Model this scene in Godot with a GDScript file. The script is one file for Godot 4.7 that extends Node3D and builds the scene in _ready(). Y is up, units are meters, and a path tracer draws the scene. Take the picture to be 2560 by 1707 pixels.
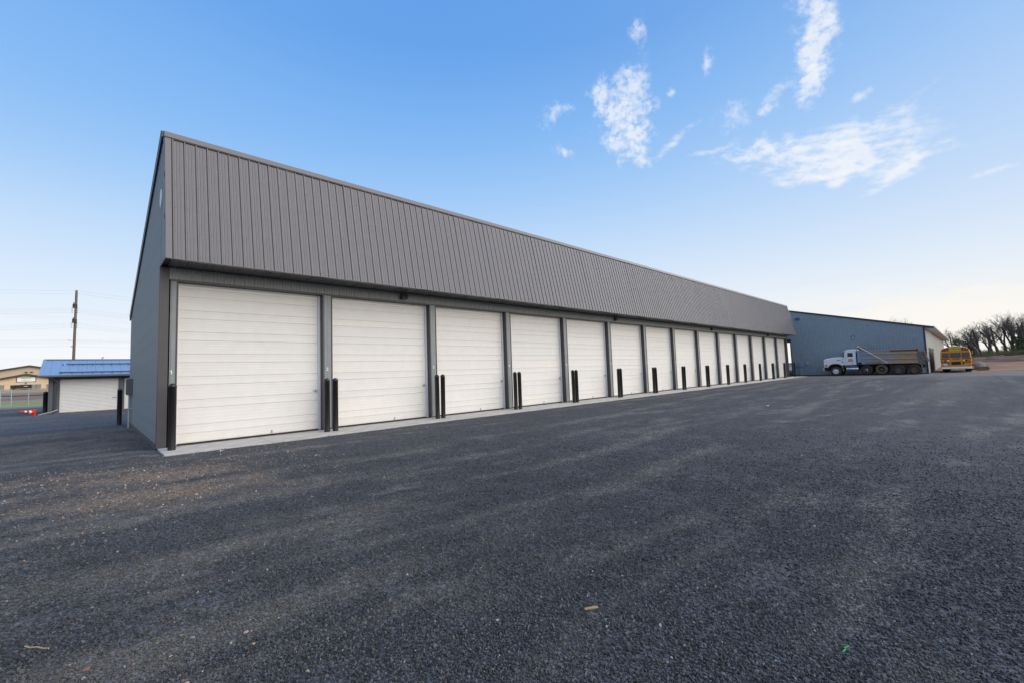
extends Node3D
# Long grey metal storage building with white roller doors, a gravel lot, a dump truck and a school bus.
# Axes: x runs along the building's front, z out from it towards the lot, y up; the front of the second door pillar is the origin.

var rng := RandomNumberGenerator.new()
var taken := {}
var cam_pos := Vector3(-5.651, 1.67, 15.09)
var cam_basis := Basis(Vector3.UP, -0.7679) * Basis(Vector3.RIGHT, 0.0710) * Basis(Vector3.BACK, -0.0358)

# ------------------------------------------------------------------ helpers
func numbered(called: String) -> String:
	if not taken.has(called):
		taken[called] = 0
		return called
	taken[called] += 1
	return "%s_%03d" % [called, taken[called]]

func thing(called: String, label: String, category: String, at := Vector3.ZERO, group := "") -> Node3D:
	var o := Node3D.new()
	o.name = numbered(called)
	add_child(o)
	o.position = at
	tag(o, label, category, group)
	return o

func tag(o: Node, label: String, category: String, group := "", kind := "") -> void:
	if label: o.set_meta("label", label)
	if category: o.set_meta("category", category)
	if group: o.set_meta("group", group)
	if kind: o.set_meta("kind", kind)

func node(called: String, parent: Node) -> Node3D:
	var o := Node3D.new()
	o.name = called
	parent.add_child(o, true)
	return o

func put(called: String, mesh: Mesh, m: Material, parent: Node = self, at := Vector3.ZERO) -> MeshInstance3D:
	var o := MeshInstance3D.new()
	o.name = numbered(called) if parent == self else called
	o.mesh = mesh
	if m: o.material_override = m
	parent.add_child(o, true)
	o.position = at
	return o

func one(called: String, mesh: Mesh, m: Material, label: String, category: String, at := Vector3.ZERO, group := "") -> MeshInstance3D:
	var o := put(called, mesh, m, self, at)
	tag(o, label, category, group)
	return o

func struct(called: String, mesh: Mesh, m: Material, at := Vector3.ZERO) -> MeshInstance3D:
	var o := put(called, mesh, m, self, at)
	o.set_meta("kind", "structure")
	return o

func begin() -> SurfaceTool:
	var st := SurfaceTool.new()
	st.begin(Mesh.PRIMITIVE_TRIANGLES)
	st.set_smooth_group(-1)
	return st

func done(st: SurfaceTool) -> ArrayMesh:
	st.generate_normals()
	return st.commit()

func tri(st: SurfaceTool, a: Vector3, b: Vector3, c: Vector3) -> void:
	st.add_vertex(a); st.add_vertex(b); st.add_vertex(c)

func quad(st: SurfaceTool, a: Vector3, b: Vector3, c: Vector3, d: Vector3) -> void:
	tri(st, a, b, c); tri(st, a, c, d)

func box(st: SurfaceTool, lo: Vector3, hi: Vector3, t := Transform3D()) -> void:
	var v := []
	for i in 8:
		v.append(t * Vector3(hi.x if i & 1 else lo.x, hi.y if i & 2 else lo.y, hi.z if i & 4 else lo.z))
	st.set_smooth_group(-1)
	for f in [[4, 6, 7, 5], [1, 3, 2, 0], [5, 7, 3, 1], [0, 2, 6, 4], [2, 3, 7, 6], [0, 4, 5, 1]]:
		quad(st, v[f[0]], v[f[1]], v[f[2]], v[f[3]])

# a box whose edges are chamfered by b
func cbox(st: SurfaceTool, lo: Vector3, hi: Vector3, b := 0.01, t := Transform3D()) -> void:
	st.set_smooth_group(-1)
	var c := (lo + hi) / 2
	var h := (hi - lo) / 2
	b = minf(b, minf(h.x, minf(h.y, h.z)) * 0.9)
	var pt := func(sx: float, sy: float, sz: float, ax: int) -> Vector3:
		var q := Vector3(sx * (h.x - b), sy * (h.y - b), sz * (h.z - b))
		q[ax] = [sx, sy, sz][ax] * h[ax]
		return t * (c + q)
	for ax in 3:
		var u := (ax + 1) % 3
		var w := (ax + 2) % 3
		for s in [-1.0, 1.0]:
			var q := []
			for k in [[-1.0, -1.0], [1.0, -1.0], [1.0, 1.0], [-1.0, 1.0]]:
				var sg := [0.0, 0.0, 0.0]
				sg[ax] = s; sg[u] = k[0]; sg[w] = k[1]
				q.append(pt.call(sg[0], sg[1], sg[2], ax))
			if s > 0: quad(st, q[0], q[3], q[2], q[1])
			else: quad(st, q[0], q[1], q[2], q[3])
		for s1 in [-1.0, 1.0]:
			for s2 in [-1.0, 1.0]:
				var g := [0.0, 0.0, 0.0]
				var g2 := [0.0, 0.0, 0.0]
				g[ax] = -1.0; g[u] = s1; g[w] = s2
				g2[ax] = 1.0; g2[u] = s1; g2[w] = s2
				var a: Vector3 = pt.call(g[0], g[1], g[2], u)
				var bb: Vector3 = pt.call(g2[0], g2[1], g2[2], u)
				var cc: Vector3 = pt.call(g2[0], g2[1], g2[2], w)
				var d: Vector3 = pt.call(g[0], g[1], g[2], w)
				if s1 * s2 > 0: quad(st, a, bb, cc, d)
				else: quad(st, d, cc, bb, a)
	for sx in [-1.0, 1.0]:
		for sy in [-1.0, 1.0]:
			for sz in [-1.0, 1.0]:
				var a: Vector3 = pt.call(sx, sy, sz, 0)
				var bb: Vector3 = pt.call(sx, sy, sz, 1)
				var cc: Vector3 = pt.call(sx, sy, sz, 2)
				if sx * sy * sz > 0: tri(st, a, cc, bb)
				else: tri(st, a, bb, cc)

func bmesh(lo: Vector3, hi: Vector3, b := 0.0) -> ArrayMesh:
	var st := begin()
	if b > 0: cbox(st, lo, hi, b)
	else: box(st, lo, hi)
	return done(st)

# rings of points joined into one skin
func loft(st: SurfaceTool, rings: Array, cap0 := true, cap1 := true, smooth := true) -> void:
	st.set_smooth_group(0 if smooth else -1)
	for i in rings.size() - 1:
		var a: PackedVector3Array = rings[i]
		var b: PackedVector3Array = rings[i + 1]
		var n := a.size()
		for k in n:
			var k2 := (k + 1) % n
			quad(st, a[k], a[k2], b[k2], b[k])
	st.set_smooth_group(-1)
	for e in 2:
		if (e == 0 and not cap0) or (e == 1 and not cap1): continue
		var r: PackedVector3Array = rings[0] if e == 0 else rings[-1]
		var c := Vector3.ZERO
		for p in r: c += p
		c /= r.size()
		for k in r.size():
			if e == 0: tri(st, c, r[(k + 1) % r.size()], r[k])
			else: tri(st, c, r[k], r[(k + 1) % r.size()])

func ring(c: Vector3, u: Vector3, v: Vector3, r: float, n: int) -> PackedVector3Array:
	var o := PackedVector3Array()
	for k in n:
		var a := TAU * k / n
		o.append(c + u * (cos(a) * r) + v * (sin(a) * r))
	return o

# a lathed shape: profile of (radius, height) turned round the y axis of t
func lathe(st: SurfaceTool, profile: Array, n: int, t := Transform3D(), cap0 := true, cap1 := true, smooth := true) -> void:
	var rings := []
	for p in profile:
		rings.append(ring(t * Vector3(0, p[1], 0), t.basis.x, -t.basis.z, p[0], n))
	loft(st, rings, cap0, cap1, smooth)

func tube(st: SurfaceTool, pts: Array, r0: float, r1: float, n := 8, caps := true) -> void:
	var rings := []
	for i in pts.size():
		var d: Vector3 = (pts[mini(i + 1, pts.size() - 1)] - pts[maxi(i - 1, 0)]).normalized()
		var u := d.cross(Vector3.UP if absf(d.y) < 0.9 else Vector3.RIGHT).normalized()
		var v := u.cross(d).normalized()
		rings.append(ring(pts[i], u, v, lerpf(r0, r1, float(i) / maxi(1, pts.size() - 1)), n))
	loft(st, rings, caps, caps)

func inset(poly: PackedVector2Array, b: float) -> PackedVector2Array:
	var o := PackedVector2Array()
	var n := poly.size()
	var area := 0.0
	for i in n: area += poly[i].cross(poly[(i + 1) % n])
	var s := signf(area)
	for i in n:
		var d0 := (poly[i] - poly[(i + n - 1) % n]).normalized()
		var d1 := (poly[(i + 1) % n] - poly[i]).normalized()
		var n0 := Vector2(-d0.y, d0.x) * s
		var n1 := Vector2(-d1.y, d1.x) * s
		var m := (n0 + n1).normalized()
		o.append(poly[i] + m * (b / maxf(0.45, m.dot(n0))))
	return o

# a side outline of (z, y) points drawn out along x, with its two rims chamfered by b
func prism(st: SurfaceTool, poly: PackedVector2Array, x0: float, x1: float, b := 0.0) -> void:
	st.set_smooth_group(-1)
	var sets := [[x0, poly], [x1, poly]]
	if b > 0.0:
		var s := inset(poly, b)
		sets = [[x0, s], [x0 + b, poly], [x1 - b, poly], [x1, s]]
	var n := poly.size()
	for i in sets.size() - 1:
		for k in n:
			var k2 := (k + 1) % n
			var p: PackedVector2Array = sets[i][1]
			var q: PackedVector2Array = sets[i + 1][1]
			quad(st, Vector3(sets[i][0], p[k].y, p[k].x), Vector3(sets[i][0], p[k2].y, p[k2].x), Vector3(sets[i + 1][0], q[k2].y, q[k2].x), Vector3(sets[i + 1][0], q[k].y, q[k].x))
	for e in [0, sets.size() - 1]:
		var p: PackedVector2Array = sets[e][1]
		var t := Geometry2D.triangulate_polygon(p)
		for i in range(0, t.size(), 3):
			tri(st, Vector3(sets[e][0], p[t[i]].y, p[t[i]].x), Vector3(sets[e][0], p[t[i + 1]].y, p[t[i + 1]].x), Vector3(sets[e][0], p[t[i + 2]].y, p[t[i + 2]].x))

func pmesh(poly: Array, x0: float, x1: float, b := 0.0) -> ArrayMesh:
	var st := begin()
	var p := PackedVector2Array()
	for q in poly: p.append(Vector2(q[0], q[1]))
	prism(st, p, x0, x1, b)
	return done(st)

# one rib after another across a metal sheet: (offset, relief) pairs over a width
func ribs(width: float, pitch: float, high := 0.019, minor := 2, low := 0.006) -> Array:
	var o := []
	var n := int(round(width / pitch))
	var w := width / n
	for i in n:
		var x := i * w
		o.append([x, 0.0]); o.append([x + 0.022, high]); o.append([x + 0.046, high]); o.append([x + 0.06, 0.0])
		for k in minor:
			var c := x + 0.06 + (w - 0.06) * (k + 1.0) / (minor + 1.0)
			o.append([c - 0.02, 0.0]); o.append([c - 0.012, low]); o.append([c + 0.012, low]); o.append([c + 0.02, 0.0])
	o.append([width, 0.0])
	return o

# a ribbed sheet in the frame (origin, across, up, out); bottom and top may depend on the offset
func sheet(st: SurfaceTool, prof: Array, o: Vector3, u: Vector3, v: Vector3, n: Vector3, bottom: Callable, top: Callable) -> void:
	st.set_smooth_group(-1)
	for i in prof.size() - 1:
		var a: float = prof[i][0]
		var b: float = prof[i + 1][0]
		var pa: Vector3 = o + u * a + n * prof[i][1]
		var pb: Vector3 = o + u * b + n * prof[i + 1][1]
		quad(st, pa + v * bottom.call(a), pa + v * top.call(a), pb + v * top.call(b), pb + v * bottom.call(b))

func words(called: String, text: String, size: float, m: Material, parent: Node, t: Transform3D, serif := false, bold := true) -> MeshInstance3D:
	var f := SystemFont.new()
	f.font_names = PackedStringArray(["Droid Serif" if serif else "Droid Sans"])
	f.font_weight = 700 if bold else 400
	var tm := TextMesh.new()
	tm.font = f
	tm.text = text
	tm.font_size = 64
	tm.pixel_size = size / 46.0
	tm.depth = 0.003
	var o := put(called, tm, m, parent)
	o.transform = t
	return o

func facing_lot(at: Vector3) -> Transform3D: return Transform3D(Basis(), at)
func facing_west(at: Vector3) -> Transform3D: return Transform3D(Basis(Vector3.UP, -PI / 2), at)

# where the ray through a pixel of the 2560 wide photograph stands at a depth in front of the camera
func at_depth(px: float, depth: float, y := 0.0) -> Vector3:
	var d := cam_basis * Vector3((px - 1280.0) / 1094.0, 0.0, -1.0)
	var p := cam_pos + d * depth
	return Vector3(p.x, y, p.z)

# ------------------------------------------------------------------ materials
func lin(r: float, g: float, b: float) -> Color: return Color(r, g, b).linear_to_srgb()

func mat(c: Color, rough := 0.7, metal := 0.0, spec := 0.5) -> StandardMaterial3D:
	var m := StandardMaterial3D.new()
	m.albedo_color = c
	m.roughness = rough
	m.metallic = metal
	m.metallic_specular = spec
	return m

func noise_bytes(seed_: int, kind: int, freq: float, size: int, octaves := 4, ret := -1) -> PackedByteArray:
	var f := FastNoiseLite.new()
	f.seed = seed_
	f.noise_type = kind
	f.frequency = freq
	if ret >= 0:
		f.fractal_type = FastNoiseLite.FRACTAL_NONE
		f.cellular_return_type = ret
		f.cellular_jitter = 1.0
	else:
		f.fractal_octaves = octaves
	var im := f.get_seamless_image(size, size)
	im.convert(Image.FORMAT_L8)
	return im.get_data()

func tex(size: int, rgb: PackedByteArray) -> ImageTexture:
	return ImageTexture.create_from_image(Image.create_from_data(size, size, false, Image.FORMAT_RGB8, rgb))

# a grey tint texture around white: coarse blotches times fine grain, to keep paint and concrete from being uniform
func mottle(seed_: int, size: int, low: float, fine: float, f1 := 0.012, f2 := 0.2) -> ImageTexture:
	var a := noise_bytes(seed_, FastNoiseLite.TYPE_SIMPLEX_SMOOTH, f1, size, 5)
	var b := noise_bytes(seed_ + 7, FastNoiseLite.TYPE_SIMPLEX, f2, size, 2)
	var o := PackedByteArray()
	o.resize(size * size * 3)
	for i in size * size:
		var v := int(clampf(255.0 * (1.0 - low * (1.0 - a[i] / 255.0) - fine * (1.0 - b[i] / 255.0)), 0, 255))
		o[i * 3] = v; o[i * 3 + 1] = v; o[i * 3 + 2] = v
	return tex(size, o)

func textured(m: StandardMaterial3D, t: Texture2D, metres: float, world := true) -> StandardMaterial3D:
	m.albedo_texture = t
	m.uv1_triplanar = true
	m.uv1_world_triplanar = world
	m.uv1_scale = Vector3.ONE / metres
	return m

func srgb8(l: float) -> int: return int(clampf(255.0 * pow(clampf(l, 0, 1), 1.0 / 2.2), 0, 255))

var M := {}

func make_materials() -> void:
	var paint := mottle(3, 512, 0.07, 0.04)
	var clean := mottle(5, 512, 0.025, 0.0)
	var rough := mottle(11, 512, 0.30, 0.20, 0.015, 0.3)
	var cement := mottle(29, 512, 0.14, 0.08, 0.012, 0.3)
	var dirty := mottle(23, 512, 0.45, 0.25, 0.01, 0.15)
	M.fascia = textured(mat(lin(0.100, 0.092, 0.098), 0.27, 0.0, 0.6), paint, 3.1)
	M.trim = textured(mat(lin(0.070, 0.064, 0.068), 0.45), paint, 2.3)
	M.slate = textured(mat(lin(0.25, 0.295, 0.318), 0.33), paint, 2.7)
	M.pier = textured(mat(lin(0.25, 0.275, 0.27), 0.42), paint, 2.7)
	M.blue = textured(mat(lin(0.30, 0.348, 0.378), 0.45), paint, 4.3)
	M.navy = mat(lin(0.030, 0.040, 0.062), 0.5)
	M.stone = textured(mat(lin(0.50, 0.485, 0.44), 0.5), paint, 4.3)
	M.door = textured(mat(lin(0.765, 0.74, 0.69), 0.45), clean, 2.9)
	M.door_b = textured(mat(lin(0.75, 0.728, 0.68), 0.45), clean, 3.7)
	M.door_c = textured(mat(lin(0.775, 0.745, 0.685), 0.4), clean, 1.7)
	M.white = mat(lin(0.78, 0.78, 0.78), 0.45)
	M.rail = mat(lin(0.66, 0.67, 0.70), 0.4)
	M.roofsteel = mat(lin(0.35, 0.42, 0.48), 0.35, 0.3)
	M.rubber = textured(mat(lin(0.018, 0.017, 0.017), 0.8), rough, 1.0, false)
	M.bollard = textured(mat(lin(0.014, 0.013, 0.013), 0.38), paint, 0.9, false)
	M.black = mat(lin(0.008, 0.008, 0.009), 0.6)
	M.concrete = textured(mat(lin(0.56, 0.53, 0.49), 0.9), cement, 3.4)
	M.stained = textured(mat(lin(0.34, 0.27, 0.20), 0.9), dirty, 1.7)
	M.steel = mat(lin(0.42, 0.43, 0.45), 0.35, 0.9)
	M.galv = textured(mat(lin(0.45, 0.48, 0.50), 0.5, 0.5), paint, 1.1)
	M.chrome = mat(lin(0.75, 0.76, 0.78), 0.16, 1.0)
	M.box = mat(lin(0.075, 0.095, 0.095), 0.5)
	M.glass = mat(lin(0.010, 0.020, 0.022), 0.06)
	M.teal = mat(lin(0.02, 0.13, 0.16), 0.08)
	M.buswin = mat(lin(0.06, 0.065, 0.08), 0.12)
	M.truck_white = textured(mat(lin(0.86, 0.87, 0.90), 0.3), paint, 1.3)
	M.bed = bed_material()
	M.rust = textured(mat(lin(0.30, 0.145, 0.08), 0.9), dirty, 0.9)
	M.mud = textured(mat(lin(0.42, 0.31, 0.20), 0.95), dirty, 0.8)
	M.bed_tail = textured(mat(lin(0.40, 0.335, 0.26), 0.85), dirty, 0.9)
	M.frame = mat(lin(0.022, 0.017, 0.014), 0.9)
	M.tyre = textured(mat(lin(0.075, 0.067, 0.06), 0.9), rough, 0.7, false)
	M.tyre_mud = textured(mat(lin(0.32, 0.23, 0.15), 0.95), dirty, 0.7, false)
	M.rim_dark = mat(lin(0.06, 0.045, 0.035), 0.8)
	M.red_ink = mat(lin(0.52, 0.06, 0.04), 0.6)
	M.ink = mat(lin(0.012, 0.014, 0.022), 0.6)
	M.amber = mat(lin(0.55, 0.13, 0.01), 0.25)
	M.red = mat(lin(0.42, 0.012, 0.012), 0.22)
	M.dred = mat(lin(0.10, 0.006, 0.008), 0.22)
	M.lens = mat(lin(0.62, 0.68, 0.75), 0.12)
	M.bus = textured(mat(lin(0.80, 0.285, 0.005), 0.35), paint, 1.6)
	M.bus_sign = mat(lin(0.66, 0.52, 0.03), 0.5)
	M.roofblue = textured(mat(lin(0.22, 0.33, 0.50), 0.35), paint, 2.2)
	M.roofguard = mat(lin(0.05, 0.075, 0.14), 0.5)
	M.dark_grey = textured(mat(lin(0.10, 0.11, 0.12), 0.5), paint, 1.8)
	M.tan = textured(mat(lin(0.68, 0.53, 0.35), 0.7), paint, 5.0)
	M.tan_dull = textured(mat(lin(0.56, 0.45, 0.32), 0.7), paint, 5.0)
	M.brown_trim = mat(lin(0.055, 0.035, 0.022), 0.6)
	M.green_ink = mat(lin(0.16, 0.62, 0.12), 0.6)
	M.grey_ink = mat(lin(0.40, 0.40, 0.43), 0.6)
	M.pink_ink = mat(lin(0.72, 0.52, 0.55), 0.6)
	M.glass_green = mat(lin(0.20, 0.23, 0.19), 0.15)
	M.cone = mat(lin(0.72, 0.035, 0.012), 0.5)
	M.wood_pole = textured(mat(lin(0.27, 0.215, 0.165), 0.9), rough, 1.3)
	M.wire = mat(lin(0.16, 0.20, 0.24), 0.6)
	M.bark = textured(mat(lin(0.16, 0.125, 0.10), 0.95), rough, 1.2)
	M.bark_pale = textured(mat(lin(0.26, 0.21, 0.17), 0.95), rough, 1.2)
	M.straw = mat(lin(0.38, 0.29, 0.16), 0.9)
	M.chip = textured(mat(lin(0.58, 0.44, 0.24), 0.9), rough, 0.12, false)
	M.paper = mat(lin(0.78, 0.78, 0.78), 0.8)
	M.green_plastic = mat(lin(0.02, 0.26, 0.10), 0.5)
	M.boulder = textured(mat(lin(0.42, 0.37, 0.34), 0.9), rough, 1.0)

# grey paint of the truck bed under tan dust and rust: streaks that run along the bed
func bed_material() -> StandardMaterial3D:
	var s := 512
	var a := noise_bytes(41, FastNoiseLite.TYPE_SIMPLEX_SMOOTH, 0.01, s, 4)
	var b := noise_bytes(43, FastNoiseLite.TYPE_SIMPLEX, 0.09, s, 3)
	var o := PackedByteArray()
	o.resize(s * s * 3)
	for y in s:
		for x in s:
			var i := y * s + x
			var j := ((y * 6) % s) * s + (x / 2)
			var k := clampf((a[j] / 255.0 - 0.5) * 2.6 + (b[i] / 255.0 - 0.5) * 0.9 + (0.80 - float(x) / s) * 2.4, 0, 1)
			var q := Vector3(0.25, 0.31, 0.38).lerp(Vector3(0.42, 0.265, 0.135), k)
			if b[j] > 205 and a[i] > 130: q = Vector3(0.12, 0.06, 0.035)
			o[i * 3] = srgb8(q.x); o[i * 3 + 1] = srgb8(q.y); o[i * 3 + 2] = srgb8(q.z)
	return textured(mat(Color.WHITE, 0.75), tex(s, o), 6.0)

# ------------------------------------------------------------------ sky
func sky_colour(el: float, to_sun: float, az: float) -> Vector3:
	# el in degrees, to_sun the angle from the sun's bearing in degrees; values as sRGB 0..1
	var stops := [[0.0, Vector3(0.985, 0.985, 0.985)], [4.0, Vector3(0.955, 0.972, 0.993)], [9.0, Vector3(0.870, 0.927, 0.992)], [15.0, Vector3(0.765, 0.868, 0.985)], [22.0, Vector3(0.625, 0.790, 0.975)], [30.0, Vector3(0.480, 0.700, 0.950)], [38.0, Vector3(0.372, 0.612, 0.908)], [50.0, Vector3(0.340, 0.575, 0.885)], [90.0, Vector3(0.345, 0.575, 0.880)]]
	var c: Vector3 = stops[-1][1]
	for i in stops.size() - 1:
		if el <= stops[i + 1][0]:
			var t := clampf((el - stops[i][0]) / (stops[i + 1][0] - stops[i][0]), 0, 1)
			c = stops[i][1].lerp(stops[i + 1][1], t)
			break
	var near := pow(clampf(1.0 - to_sun / 125.0, 0, 1), 1.5)
	c = c.lerp(Vector3(0.83, 0.872, 0.968), 0.75 * near * clampf(el / 22.0, 0, 1))
	c = c.lerp(Vector3(0.56, 0.745, 0.965), 0.45 * sstep(70.0, 175.0, to_sun) * sstep(16.0, 32.0, el))
	var low := exp(-maxf(el, 0.0) / 5.5)
	c = c.lerp(Vector3(1.0, 0.975, 0.925), minf(1.0, low * 1.3) * clampf(1.45 - to_sun / 85.0, 0, 1))
	return c

func sstep(a: float, b: float, x: float) -> float:
	var t := clampf((x - a) / (b - a), 0, 1)
	return t * t * (3 - 2 * t)

# bearing in degrees (0 is -z, 90 is +x) and height in degrees of a pixel of the photograph
func bearing(px: float, py: float) -> Vector2:
	var d := (cam_basis * Vector3((px - 1280.0) / 1094.0, -(py - 853.5) / 1094.0, -1.0)).normalized()
	return Vector2(rad_to_deg(atan2(d.x, -d.z)), rad_to_deg(asin(d.y)))

func make_sky(gain: float, sun_bearing: float) -> ImageTexture:
	var w := 4096
	var h := 2048
	var lo := Image.create(256, 512, false, Image.FORMAT_RGBF)
	for y in 512:
		var el := 90.0 - (y + 0.5) / 512.0 * 180.0
		for x in 256:
			var az := wrapf((x + 0.5) / 256.0 * 360.0, -180.0, 180.0)
			var ds := absf(wrapf(az - sun_bearing, -180.0, 180.0))
			var c := sky_colour(maxf(el, 0.0), ds, az)
			var k := gain
			lo.set_pixel(x, y, Color(pow(c.x, 2.2) * k, pow(c.y, 2.2) * k, pow(c.z, 2.2) * k))
	lo.resize(w, h, Image.INTERPOLATE_BILINEAR)
	# clouds: [px, py, half length, half width, turn, strength, stretch of the grain, cut]
	var clouds := []
	for q in [
		[1200 + 575 / 1.7294, 470 / 1.7294, 70, 62, 20, 1.0, 1.0], [1200 + 660 / 1.7294, 570 / 1.7294, 85, 48, 78, 1.1, 1.0], [1200 + 650 / 1.7294, 370 / 1.7294, 75, 34, 62, 0.75, 1.0], [1200 + 600 / 1.7294, 620 / 1.7294, 60, 24, -20, 0.7, 1.0], [1200 + 700 / 1.7294, 690 / 1.7294, 40, 24, -40, 0.75, 1.0],
		[1200 + 1440 / 1.7294, 60 / 1.7294, 75, 44, 80, 0.95, 1.2], [1200 + 1452 / 1.7294, 190 / 1.7294, 95, 46, 84, 1.2, 1.2], [1200 + 1430 / 1.7294, 320 / 1.7294, 70, 42, 95, 0.95, 1.2], [1200 + 1290 / 1.7294, 395 / 1.7294, 55, 18, 35, 0.6, 1.5], [1200 + 1400 / 1.7294, 425 / 1.7294, 22, 10, 10, 0.7, 1.0],
		[1200 + 1560 / 1.7294, 690 / 1.7294, 235, 58, -8, 1.0, 2.6], [1200 + 1600 / 1.7294, 600 / 1.7294, 175, 66, 8, 0.85, 2.6], [1200 + 1860 / 1.7294, 700 / 1.7294, 105, 40, 18, 1.15, 2.6], [1200 + 1230 / 1.7294, 660 / 1.7294, 110, 40, -10, 0.9, 2.0], [1200 + 1470 / 1.7294, 760 / 1.7294, 120, 30, -10, 1.0, 2.4], [1200 + 1850 / 1.7294, 560 / 1.7294, 100, 36, -12, 0.5, 2.2],
		[1200 + 678 / 1.7294, 145 / 1.7294, 38, 26, 60, 0.7, 1.0], [1200 + 985 / 1.7294, 270 / 1.7294, 30, 16, 70, 0.7, 1.0], [1200 + 360 / 1.7294, 665 / 1.7294, 30, 13, -25, 0.8, 1.0], [1200 + 335 / 1.7294, 492 / 1.7294, 52, 22, 15, 0.55, 1.0], [1200 + 840 / 1.7294, 620 / 1.7294, 75, 12, 32, 0.62, 2.0], [1200 + 1105 / 1.7294, 510 / 1.7294, 42, 36, -40, 0.5, 1.0], [1200 + 1250 / 1.7294, 472 / 1.7294, 32, 16, 10, 0.7, 1.0], [1200 + 1650 / 1.7294, 412 / 1.7294, 40, 14, 15, 0.6, 1.0], [1200 + 2215 / 1.7294, 742 / 1.7294, 60, 14, 8, 0.62, 1.6], [1200 + 520 / 1.7294, 385 / 1.7294, 26, 18, 20, 0.75, 1.0], [1200 + 1000 / 1.7294, 655 / 1.7294, 60, 8, -3, 0.6, 2.0], [1200 + 1760 / 1.7294, 800 / 1.7294, 90, 12, 14, 0.6, 2.4], [1200 + 835 / 1.7294, 395 / 1.7294, 12, 14, 80, 0.7, 1.0]]:
		var b := bearing(q[0], q[1])
		var k := cos(deg_to_rad(b.y))
		# size of a photograph pixel in degrees here
		var e := bearing(q[0] + 1.0, q[1])
		var deg := maxf(0.028, sqrt(pow((e.x - b.x) * k, 2) + pow(e.y - b.y, 2)))
		clouds.append([b.x, b.y, q[2] * deg, q[3] * deg, deg_to_rad(q[4]), q[5], q[6], k])
	# the same kinds of small cloud carry on outside the frame
	var r2 := RandomNumberGenerator.new()
	r2.seed = 77
	for i in 26:
		var az := r2.randf_range(105.0, 345.0)
		if az > 180.0: az -= 360.0
		var el := r2.randf_range(14.0, 48.0)
		clouds.append([az, el, r2.randf_range(1.5, 7.0), r2.randf_range(0.7, 2.0), r2.randf_range(-0.4, 0.9), r2.randf_range(0.6, 1.1), r2.randf_range(1.0, 2.4), cos(deg_to_rad(el))])
	var warp := FastNoiseLite.new()
	warp.seed = 5; warp.frequency = 0.22; warp.fractal_octaves = 3
	var grain := FastNoiseLite.new()
	grain.seed = 9; grain.frequency = 0.55; grain.fractal_octaves = 5; grain.fractal_gain = 0.58
	var puff := FastNoiseLite.new()
	puff.seed = 15; puff.noise_type = FastNoiseLite.TYPE_CELLULAR; puff.frequency = 0.62; puff.fractal_octaves = 2; puff.cellular_return_type = FastNoiseLite.RETURN_DISTANCE
	var acc := {}
	for c in clouds:
		var reach: float = maxf(c[2], c[3]) * 1.7
		var x0 := int(floor((c[0] - reach / c[7]) / 360.0 * w))
		var x1 := int(floor((c[0] + reach / c[7]) / 360.0 * w))
		var y0 := maxi(0, int((90.0 - c[1] - reach) / 180.0 * h))
		var y1 := mini(h - 1, int((90.0 - c[1] + reach) / 180.0 * h))
		var ct := cos(c[4])
		var sn := sin(c[4])
		for y in range(y0, y1 + 1):
			var dy: float = 90.0 - (y + 0.5) / h * 180.0 - c[1]
			for x in range(x0, x1 + 1):
				var dx: float = ((x + 0.5) / w * 360.0 - c[0]) * c[7]
				var gx: float = c[0] + dx
				var gy: float = c[1] + dy
				var wx: float = warp.get_noise_2d(gx, gy) * c[3] * 0.9
				var wy: float = warp.get_noise_2d(gx + 91.0, gy - 37.0) * c[3] * 0.9
				var u: float = (dx + wx) * ct + (dy + wy) * sn
				var v: float = -(dx + wx) * sn + (dy + wy) * ct
				var m: float = 1.0 - sqrt(pow(u / c[2], 2) + pow(v / c[3], 2)) / 1.35
				if m <= -0.15: continue
				var su: float = ((dx + wx * 0.2) * 0.995 - (dy + wy * 0.2) * 0.10) / c[6]
				var sv: float = (dx + wx * 0.2) * 0.10 + (dy + wy * 0.2) * 0.995
				var g := grain.get_noise_2d(su * 1.7 + c[0] * 3.0, sv * 2.0 + c[1] * 3.0)
				var fine := grain.get_noise_2d(su * 6.0 - 60.0, sv * 7.5 + 20.0)
				var p := puff.get_noise_2d(su * 2.2 + 40.0, sv * 2.9)
				var body: float = clampf(m, 0, 1)
				var dens: float = clampf(body * 1.30 + g * 1.05 + fine * 0.55 - p * 0.75 - 0.92 + 0.25 * c[5], 0, 1)
				dens = (dens * (0.35 + 0.65 * body) * 1.0 + 0.16 * body * body) * c[5] * sstep(-0.15, 0.5, m)
				if dens <= 0.004: continue
				var key := y * w + posmod(x, w)
				var old: float = acc.get(key, 0.0)
				acc[key] = 1.0 - (1.0 - old) * (1.0 - clampf(dens * 0.80, 0, 0.72))
	for key in acc:
		var x: int = key % w
		var y: int = key / w
		var base := lo.get_pixel(x, y)
		var t: float = acc[key]
		lo.set_pixel(x, y, base.lerp(Color(0.93 * gain, 0.945 * gain, 0.975 * gain), t))
	# thin grey and cream bars low over the horizon
	var bars := FastNoiseLite.new()
	bars.seed = 31; bars.frequency = 0.11; bars.fractal_octaves = 4
	for y in range(int(0.5 * h) - 130, int(0.5 * h)):
		var el := 90.0 - (y + 0.5) / h * 180.0
		var fade := sstep(0.2, 1.6, el) * sstep(11.0, 5.0, el)
		for x in w:
			var az := (x + 0.5) / w * TAU
			var n := bars.get_noise_3d(cos(az) * 20.0, el * 6.0, sin(az) * 20.0)
			var k := sstep(0.12, 0.55, n) * fade * 0.32
			if k > 0.004:
				lo.set_pixel(x, y, lo.get_pixel(x, y).lerp(Color(0.78 * gain, 0.79 * gain, 0.82 * gain), k))
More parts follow.
